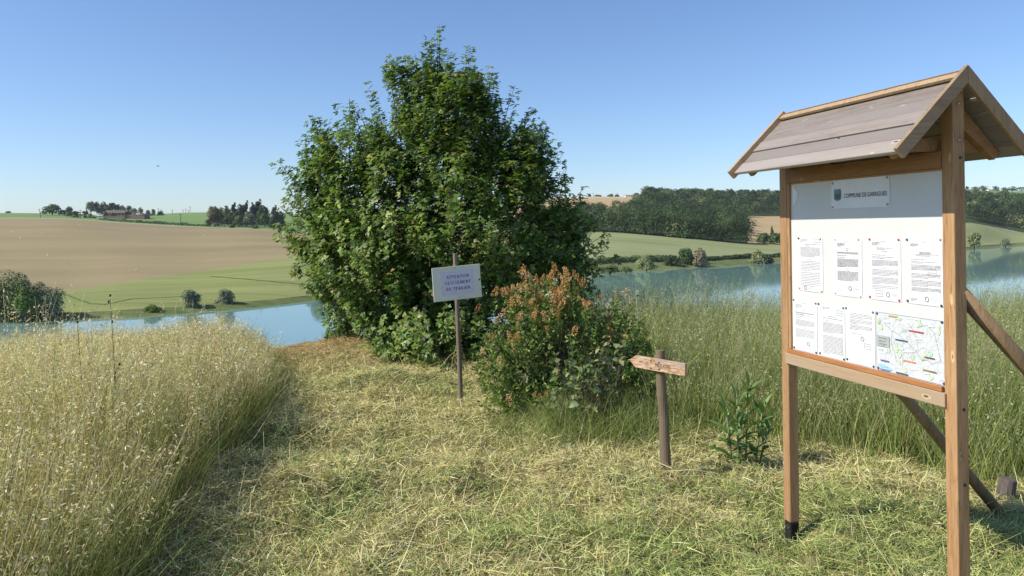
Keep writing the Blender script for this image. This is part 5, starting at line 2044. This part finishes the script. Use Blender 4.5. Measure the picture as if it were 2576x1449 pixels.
# leaning round braces behind
for s_ in (PT / 2, LB - PT / 2):
    pts_ = [(s_, PT - 0.01, Z(-0.30)), (s_ + 0.008, 0.42, Z(-0.66)), (s_, 0.85, Z(-1.08)), (s_ - 0.01, 1.62, Z(-1.93))]
    m = MB(); m.tube(pts_, [0.032, 0.033, 0.033, 0.034], 14); m.build('brace_pole', M_brace, br, smooth=True)
tag(br, 'wooden notice board with white panel and small plank roof on two posts', 'notice board')


# ------------------------------------------------------------------ papers pinned to the board
PINC = {'y': (0.55, 0.42, 0.12), 'r': (0.50, 0.05, 0.06), 'b': (0.05, 0.06, 0.22), 'k': (0.03, 0.03, 0.035), 'w': (0.7, 0.7, 0.7), 'g': (0.04, 0.22, 0.13), 'o': (0.50, 0.40, 0.18)}
M_pin = {k: plain('pin_' + k, c, 0.35, 0.5, var=0.05) for k, c in PINC.items()}
BR = Matrix.Translation(Vector(BO)) @ Matrix.Rotation(A_ - math.pi / 2, 4, 'Z')


def sheet(name, s0, s1, zt_, zb_, label, cat, group, pins, mat=None, curl=0.004):
    """a sheet of paper; its own origin is its upper left corner; x right, z up"""
    root = empty(name, BR @ Vector((s0, 0.0145, Z(zt_))), A_ - math.pi / 2)
    w_ = s1 - s0
    h_ = zt_ - zb_
    nx, nz = 6, 8
    V = []
    for i in range(nx + 1):
        for j in range(nz + 1):
            u, v = i / nx, j / nz
            b = curl * (math.sin(math.pi * u) * 0.5 + abs(math.sin(math.pi * v * 2)) * 0.25 * (u > 0.9))
            V.append((u * w_, -b, -v * h_))
    F = []
    for i in range(nx):
        for j in range(nz):
            a = i * (nz + 1) + j
            F.append((a, a + 1, a + nz + 2, a + nz + 1))
    m = MB(); m.add(V, F)
    o = m.build('paper', mat or M_paper, root)
    so = o.modifiers.new('thickness', 'SOLIDIFY')
    so.thickness = 0.0004
    so.offset = -1
    for (u, v, c) in pins:
        m = MB()
        m.ell((u * w_, -0.003, -v * h_), (0.0058, 0.0045, 0.0058), 10, 6)
        m.build('push_pin', M_pin[c], root, smooth=True)
    return tag(root, label, cat, group), w_, h_


def print_lines(root, w_, h_, blocks, seed, curl=0.004, ink=None):
    """rows of printed words as short dark bars on the paper"""
    rr = random.Random(seed)
    m = MB()
    for (u0, u1, v0, v1, n, wt) in blocks:
        for k in range(n):
            v = v0 + (v1 - v0) * (k / max(n - 1, 1))
            u = u0
            end = u1 if (k < n - 1 or n == 1) else u0 + (u1 - u0) * rr.uniform(0.3, 0.8)
            while u < end - 0.01:
                l = min(rr.uniform(0.03, 0.10), end - u)
                yb = -(curl * (math.sin(math.pi * (u + l / 2)) * 0.5 + 0.25 * (u > 0.85))) - 0.0011
                t_ = wt * rr.uniform(0.8, 1.1)
                m.add([(u * w_, yb, -v * h_ - t_ / 2), ((u + l) * w_, yb, -v * h_ - t_ / 2), ((u + l) * w_, yb, -v * h_ + t_ / 2), (u * w_, yb, -v * h_ + t_ / 2)], [(0, 1, 2, 3)])
                u += l + 0.012
    o = m.build('printed_text', ink or M_inkgrey, root)
    o['kind'] = 'stuff'
    return o


def stamp(root, w_, h_, u, v, sw=0.16, sh=0.09):
    m = MB()
    y = -0.0042
    a0, a1, b0, b1 = u * w_, (u + sw) * w_, -v * h_, -(v + sh) * h_
    for (p, q) in (((a0, b0), (a1, b0)), ((a1, b0), (a1, b1)), ((a1, b1), (a0, b1)), ((a0, b1), (a0, b0)), ((a0 + .004, (b0 + b1) / 2), (a1 - .004, (b0 + b1) / 2))):
        stroke(m, p[0], p[1], q[0], q[1], 0.0012, y)
    m.build('stamp', M_inkgrey, root)


def sign_scribble(root, w_, h_, u, v, seed):
    rr = random.Random(seed)
    m = MB()
    T = lambda a, b: (a * w_, -b * h_)
    arc(m, u, v, 0.055, 0.04, 0, 360, 0.012, 0.008, lambda a, b: (a * w_, -b * h_), -0.0042)
    x = u + 0.10
    y0 = v
    for k in range(6):
        x2 = x + rr.uniform(0.015, 0.05)
        y2 = v + rr.uniform(-0.03, 0.03)
        p, q = T(x, y0), T(x2, y2)
        stroke(m, p[0], p[1], q[0], q[1], 0.0009, -0.0042)
        x, y0 = x2, y2
    m.build('signature', M_inkgrey, root)


GN = 'notices pinned to the board'
def full(u0=0.1, u1=0.9):
    return [(u0, u0 + 0.28, 0.05, 0.09, 3, 0.0016), (0.28, 0.72, 0.14, 0.17, 2, 0.002), (u0, u1, 0.20, 0.36, 9, 0.0018), (0.45, 0.56, 0.41, 0.41, 1, 0.0018), (u0, u1, 0.45, 0.62, 7, 0.0018), (u0, u1, 0.66, 0.9, 9, 0.0018)]


r_, w_, h_ = sheet('notice_sheet', 0.149, 0.357, -0.074, -0.374, 'densely printed notice pinned at the upper left of the white panel', 'notice', GN, [(0.03, 0.03, 'k'), (0.92, 0.03, 'y'), (0.04, 0.96, 'y'), (0.95, 0.97, 'y')])
print_lines(r_, w_, h_, full(), 1)
stamp(r_, w_, h_, 0.68, 0.05, 0.24, 0.09)
sign_scribble(r_, w_, h_, 0.3, 0.94, 1)
r_, w_, h_ = sheet('notice_sheet', 0.445, 0.653, -0.075, -0.376, 'notice with a framed heading and white pins, second in the upper row', 'notice', GN, [(0.06, 0.03, 'w'), (0.9, 0.03, 'y'), (0.05, 0.96, 'w'), (0.94, 0.97, 'w')])
print_lines(r_, w_, h_, [(0.4, 0.6, 0.075, 0.075, 1, 0.0014), (0.14, 0.42, 0.10, 0.15, 4, 0.002), (0.46, 0.56, 0.19, 0.22, 2, 0.0022), (0.14, 0.86, 0.262, 0.262, 1, 0.0028), (0.14, 0.5, 0.31, 0.34, 2, 0.002), (0.14, 0.88, 0.37, 0.50, 9, 0.0022), (0.46, 0.56, 0.55, 0.55, 1, 0.002), (0.14, 0.88, 0.58, 0.73, 9, 0.0022)], 2, ink=M_ink)
m = MB()
for (a, b_, c_, d_) in ((0.12, 0.247, 0.9, 0.247), (0.9, 0.247, 0.9, 0.278), (0.9, 0.278, 0.12, 0.278), (0.12, 0.278, 0.12, 0.247)):
    stroke(m, a * w_, -b_ * h_, c_ * w_, -d_ * h_, 0.0009, -0.0042)
m.build('heading_frame', M_inkgrey, r_)
sign_scribble(r_, w_, h_, 0.6, 0.86, 2)
r_, w_, h_ = sheet('notice_sheet', 0.699, 0.908, -0.073, -0.374, 'notice held by four red pins, third in the upper row', 'notice', GN, [(0.05, 0.03, 'r'), (0.95, 0.03, 'r'), (0.04, 0.965, 'r'), (0.95, 0.97, 'r')])
print_lines(r_, w_, h_, [(0.4, 0.58, 0.06, 0.06, 1, 0.0013), (0.12, 0.38, 0.075, 0.12, 4, 0.0017), (0.27, 0.75, 0.165, 0.185, 2, 0.002), (0.42, 0.6, 0.22, 0.22, 1, 0.0016), (0.12, 0.55, 0.28, 0.28, 1, 0.0018), (0.12, 0.8, 0.31, 0.33, 2, 0.0018), (0.12, 0.92, 0.365, 0.45, 6, 0.0018), (0.46, 0.57, 0.485, 0.485, 1, 0.0018), (0.12, 0.92, 0.515, 0.60, 5, 0.0018), (0.12, 0.92, 0.64, 0.74, 6, 0.0018), (0.12, 0.92, 0.77, 0.82, 3, 0.0018)], 3)
stamp(r_, w_, h_, 0.24, 0.85, 0.22, 0.09)
sign_scribble(r_, w_, h_, 0.62, 0.9, 3)
r_, w_, h_ = sheet('notice_sheet', 0.943, 1.148, -0.072, -0.372, 'notice headed ARRETE MUNICIPAL with a stamp, rightmost in the upper row', 'notice', GN, [(0.03, 0.03, 'b'), (0.95, 0.02, 'o'), (0.03, 0.965, 'k'), (0.96, 0.98, 'k')])
print_lines(r_, w_, h_, [(0.45, 0.58, 0.065, 0.065, 1, 0.0013), (0.12, 0.34, 0.09, 0.125, 4, 0.0014), (0.28, 0.90, 0.25, 0.27, 2, 0.0018), (0.14, 0.6, 0.325, 0.325, 1, 0.0017), (0.14, 0.85, 0.36, 0.38, 2, 0.0017), (0.14, 0.95, 0.41, 0.48, 5, 0.0018), (0.14, 0.95, 0.54, 0.60, 4, 0.0018), (0.14, 0.95, 0.64, 0.72, 5, 0.0018), (0.14, 0.95, 0.75, 0.80, 4, 0.0018), (0.12, 0.3, 0.92, 0.95, 3, 0.0014)], 4)
text_mesh('heading', 'ARRETE MUNICIPAL', 0.012, M_ink, r_, lambda u, v: (0.38 * w_ + u, -0.0043, -0.238 * h_ + v), width=0.066)
stamp(r_, w_, h_, 0.62, 0.47, 0.22, 0.085)
sign_scribble(r_, w_, h_, 0.58, 0.91, 4)
r_, w_, h_ = sheet('notice_sheet', 0.092, 0.303, -0.427, -0.711, 'notice with a framed heading, leftmost in the lower row', 'notice', GN, [(0.05, 0.02, 'g'), (0.96, 0.03, 'r'), (0.05, 0.97, 'k'), (0.96, 0.97, 'k')])
print_lines(r_, w_, h_, [(0.38, 0.6, 0.06, 0.06, 1, 0.0013), (0.12, 0.42, 0.10, 0.16, 4, 0.0016), (0.45, 0.58, 0.19, 0.22, 2, 0.0018), (0.14, 0.86, 0.26, 0.285, 2, 0.002), (0.12, 0.55, 0.33, 0.36, 2, 0.0016), (0.12, 0.9, 0.40, 0.51, 6, 0.0016), (0.46, 0.57, 0.55, 0.55, 1, 0.0017), (0.12, 0.9, 0.58, 0.74, 8, 0.0016)], 5)
m = MB()
for (a, b_, c_, d_) in ((0.11, 0.245, 0.9, 0.245), (0.9, 0.245, 0.9, 0.30), (0.9, 0.30, 0.11, 0.30), (0.11, 0.30, 0.11, 0.245)):
    stroke(m, a * w_, -b_ * h_, c_ * w_, -d_ * h_, 0.0009, -0.0042)
m.build('heading_frame', M_inkgrey, r_)
sign_scribble(r_, w_, h_, 0.66, 0.84, 5)
r_, w_, h_ = sheet('notice_sheet', 0.314, 0.523, -0.430, -0.711, 'closely printed notice with an upper stamp, second in the lower row', 'notice', GN, [(0.03, 0.02, 'k'), (0.95, 0.03, 'g'), (0.06, 0.96, 'k'), (0.96, 0.97, 'k')])
print_lines(r_, w_, h_, [(0.18, 0.45, 0.06, 0.10, 3, 0.0016), (0.38, 0.68, 0.225, 0.225, 1, 0.002), (0.18, 0.92, 0.265, 0.265, 1, 0.0022), (0.18, 0.5, 0.31, 0.31, 1, 0.0016), (0.18, 0.94, 0.35, 0.53, 9, 0.0018), (0.48, 0.58, 0.57, 0.57, 1, 0.0017), (0.18, 0.94, 0.60, 0.93, 15, 0.0018)], 6)
stamp(r_, w_, h_, 0.72, 0.09, 0.22, 0.09)
r_, w_, h_ = sheet('notice_sheet', 0.527, 0.736, -0.430, -0.711, 'half empty notice with green pins beside the map', 'notice', GN, [(0.04, 0.02, 'g'), (0.95, 0.03, 'g'), (0.06, 0.95, 'k'), (0.95, 0.97, 'k')])
print_lines(r_, w_, h_, [(0.16, 0.92, 0.10, 0.18, 4, 0.0018), (0.16, 0.92, 0.21, 0.28, 4, 0.0018), (0.16, 0.92, 0.31, 0.38, 4, 0.0018), (0.16, 0.55, 0.46, 0.46, 1, 0.0016)], 7)
stamp(r_, w_, h_, 0.66, 0.60, 0.22, 0.09)
sign_scribble(r_, w_, h_, 0.60, 0.53, 7)

# title sheet with the crest
r_, w_, h_ = sheet('title_sheet', 0.432, 0.845, 0.221, 0.074, 'glossy title sheet with a blue crest reading COMMUNE DE GARRIGUES', 'notice', None, [(0.03, 0.10, 'o'), (0.965, 0.06, 'o'), (0.03, 0.94, 'o'), (0.965, 0.93, 'o')], M_plastic, 0.003)
text_mesh('lettering', 'COMMUNE DE GARRIGUES', 0.031, M_titleink, r_, lambda u, v: (0.100 + u, -0.0042, -0.0935 + v), width=0.297)
cr = empty('crest', (0.026, -0.0042, -0.047))
cr.parent = r_
SH = lambda k, y: [(0.0245 + (x_ - 0.0245) * k, -0.0305 + (z_ + 0.0305) * k) for (x_, z_) in [(0, 0), (0.049, 0), (0.049, -0.047), (0.045, -0.054), (0.036, -0.057), (0.0285, -0.058), (0.0245, -0.061), (0.0205, -0.058), (0.013, -0.057), (0.004, -0.054), (0, -0.047)]]
def flat(name, poly, y, c, parent):
    m = MB()
    m.add([(p[0], y, p[1]) for p in poly], [tuple(range(len(poly)))])
    return m.build(name, plain(name + '_print', c, 0.4), parent)
flat('crest_outline', SH(1.0, 0), 0, (0.03, 0.05, 0.09), cr)
flat('crest_rim', SH(0.93, 0), -0.0003, (0.35, 0.38, 0.45), cr)
flat('crest_field', SH(0.85, 0), -0.0006, (0.03, 0.12, 0.24), cr)
flat('crest_sky', [(0.005, -0.005), (0.044, -0.005), (0.044, -0.026), (0.034, -0.020), (0.020, -0.024), (0.005, -0.022)], -0.0009, (0.10, 0.28, 0.36), cr)
flat('crest_hill', [(0.005, -0.024), (0.02, -0.025), (0.033, -0.022), (0.044, -0.028), (0.044, -0.044), (0.032, -0.040), (0.0245, -0.026), (0.017, -0.042), (0.005, -0.044)], -0.0012, (0.12, 0.13, 0.05), cr)
flat('crest_wave', [(0.017, -0.050), (0.022, -0.0485), (0.027, -0.050), (0.032, -0.0485), (0.032, -0.0505), (0.027, -0.052), (0.022, -0.0505), (0.017, -0.052)], -0.0012, (0.12, 0.40, 0.60), cr)

# walking map
MW, MH = 0.408, 0.279
r_, w_, h_ = sheet('walking_map', 0.745, 0.745 + MW, -0.432, -0.432 - MH, 'coloured walking map with green and blue areas at the lower right of the board', 'map', None, [(0.02, 0.03, 'b'), (0.97, 0.02, 'k'), (0.03, 0.97, 'b'), (0.985, 0.97, 'b')], plain('map_paper', (0.585, 0.605, 0.625), 0.5, var=0.07, scale=60), 0.002)
def mp(u, v, y=-0.0032):
    return (u * w_, y, -v * h_)
rr = random.Random(11)
def blob(cx, cy, rx, ry, n=11):
    return [(cx + rx * math.cos(k * 2 * math.pi / n) * rr.uniform(0.55, 1.15), cy + ry * math.sin(k * 2 * math.pi / n) * rr.uniform(0.7, 1.15)) for k in range(n)]
def layer(name, polys, c, y, kind=True):
    m = MB()
    for pl in polys:
        m.add([mp(u, v, y) for (u, v) in pl], [tuple(range(len(pl)))[::-1]])
    o = m.build(name, plain(name + '_ink', c, 0.5, var=0.06), r_)
    if kind:
        o['kind'] = 'stuff'
    return o
layer('map_woodland', [blob(0.32, 0.56, 0.035, 0.09), blob(0.37, 0.66, 0.032, 0.07), blob(0.08, 0.25, 0.035, 0.06), blob(0.04, 0.16, 0.04, 0.05), blob(0.43, 0.24, 0.035, 0.03), blob(0.66, 0.09, 0.05, 0.05), blob(0.69, 0.65, 0.04, 0.05), blob(0.56, 0.66, 0.025, 0.05), blob(0.45, 0.90, 0.03, 0.05), blob(0.78, 0.55, 0.07, 0.04), blob(0.81, 0.93, 0.035, 0.04), blob(0.93, 0.15, 0.02, 0.09), blob(0.36, 0.80, 0.03, 0.04), blob(0.2, 0.62, 0.025, 0.05), blob(0.36, 0.07, 0.05, 0.03)], (0.50, 0.62, 0.42), -0.0030)
layer('map_lake', [blob(0.10, 0.915, 0.085, 0.032), blob(0.2, 0.945, 0.06, 0.025), blob(0.80, 0.53, 0.03, 0.018), blob(0.47, 0.25, 0.018, 0.02)], (0.30, 0.55, 0.76), -0.0033)
m = MB()
for k in range(150):
    u, v = rr.uniform(0.02, 0.98), rr.uniform(0.03, 0.97)
    a = rr.uniform(0, 6.28)
    for s in range(5):
        a += rr.uniform(-0.6, 0.6)
        u2, v2 = u + 0.025 * math.cos(a), v + 0.035 * math.sin(a)
        if not (0.01 < u2 < 0.99 and 0.02 < v2 < 0.98):
            break
        p, q = mp(u, v), mp(u2, v2)
        stroke(m, p[0], p[2], q[0], q[2], 0.0007, -0.0036)
        u, v = u2, v2
o = m.build('map_road', plain('map_road_ink', (0.48, 0.48, 0.52), 0.6), r_)
o['kind'] = 'stuff'
m = MB()
for pl in ([(0.13, 0.17), (0.26, 0.29), (0.36, 0.33), (0.48, 0.44), (0.62, 0.56), (0.70, 0.68), (0.76, 0.66), (0.84, 0.70), (0.95, 0.62), (0.90, 0.35), (0.86, 0.20), (0.77, 0.10), (0.62, 0.17)], [(0.26, 0.29), (0.24, 0.47), (0.30, 0.68), (0.32, 0.80)], [(0.50, 0.12), (0.58, 0.22), (0.62, 0.35), (0.64, 0.50), (0.60, 0.58), (0.42, 0.62), (0.41, 0.85)]):
    for p0, p1 in zip(pl[:-1], pl[1:]):
        nst = 6
        for k in range(nst):
            f0, f1 = k / nst, (k + 0.6) / nst
            p, q = mp(p0[0] + (p1[0] - p0[0]) * f0, p0[1] + (p1[1] - p0[1]) * f0), mp(p0[0] + (p1[0] - p0[0]) * f1, p0[1] + (p1[1] - p0[1]) * f1)
            stroke(m, p[0], p[2], q[0], q[2], 0.0016, -0.0038)
o = m.build('map_trail', plain('map_trail_ink', (0.10, 0.10, 0.11), 0.6), r_)
o['kind'] = 'stuff'
for (s0, s1, zz, c) in [(0.953, 1.040, -0.4975, (0.42, 0.06, 0.07)), (0.871, 0.945, -0.5495, (0.03, 0.10, 0.16)), (0.917, 0.993, -0.6395, (0.62, 0.24, 0.10)), (0.775, 0.830, -0.662, (0.14, 0.08, 0.32)), (0.771, 0.834, -0.705, (0.16, 0.22, 0.46)), (0.873, 0.946, -0.7035, (0.09, 0.09, 0.07)), (1.034, 1.109, -0.663, (0.24, 0.19, 0.06)), (1.044, 1.100, -0.604, (0.12, 0.09, 0.08)), (0.830, 0.886, -0.443, (0.45, 0.36, 0.08))]:
    m = MB()
    u0, u1, v = s0 - 0.745, s1 - 0.745, -(zz + 0.432)
    m.add([(u0, -0.0042, -v - 0.0033), (u1, -0.0042, -v - 0.0033), (u1, -0.0042, -v + 0.0033), (u0, -0.0042, -v + 0.0033)], [(0, 1, 2, 3)])
    m.build('route_label', plain('route_label_print', c, 0.5), r_)
m = MB()
m.add([(0.006, -0.0042, -0.163), (0.087, -0.0042, -0.163), (0.087, -0.0042, -0.111), (0.006, -0.0042, -0.111)], [(0, 1, 2, 3)])
m.build('map_title', plain('map_title_print', (0.36, 0.40, 0.38), 0.5), r_)
for k, w3 in enumerate(('Randonnees', 'autour de', 'Garrigues')):
    text_mesh('map_lettering', w3, 0.0125, M_inkgrey, r_, lambda u, v, k=k: (0.018 + u, -0.0046, -0.126 - 0.0145 * k + v), shear=0.3, width=0.055 if k != 1 else 0.045)
for (u, v) in [(0.6, 0.02), (0.14, 0.14), (0.79, 0.10), (0.03, 0.62), (0.72, 0.86), (0.93, 0.90), (0.62, 0.33), (0.35, 0.55)]:
    m = MB()
    m.add([mp(u, v + 0.025, -0.0041), mp(u + 0.075, v + 0.025, -0.0041), mp(u + 0.075, v, -0.0041), mp(u, v, -0.0041)], [(0, 1, 2, 3)])
    m.build('place_label', M_paper, r_)
m = MB()
for (a, b_, c_, d_) in ((0.002, 0.003, 0.998, 0.003), (0.998, 0.003, 0.998, 0.997), (0.998, 0.997, 0.002, 0.997), (0.002, 0.997, 0.002, 0.003)):
    p, q = mp(a, b_), mp(c_, d_)
    stroke(m, p[0], p[2], q[0], q[2], 0.0012, -0.0036)
m.build('map_border', M_inkgrey, r_)

# ------------------------------------------------------------------ light summer haze over the valley
hz = bpy.data.materials.new('haze_air')
hz.use_nodes = True
hn = hz.node_tree.nodes
hn.remove(hn['Principled BSDF'])
pv = hn.new('ShaderNodeVolumePrincipled')
pv.inputs['Color'].default_value = (0.86, 0.92, 1.0, 1)
pv.inputs['Density'].default_value = 0.00011
pv.inputs['Anisotropy'].default_value = 0.2
hz.node_tree.links.new(pv.outputs[0], hn['Material Output'].inputs['Volume'])
m = MB()
m.box(-26000, 26000, -600, 12000, -70, 75)
tag(m.build('haze', hz), 'thin pale summer haze over the valley', 'haze', kind='stuff')
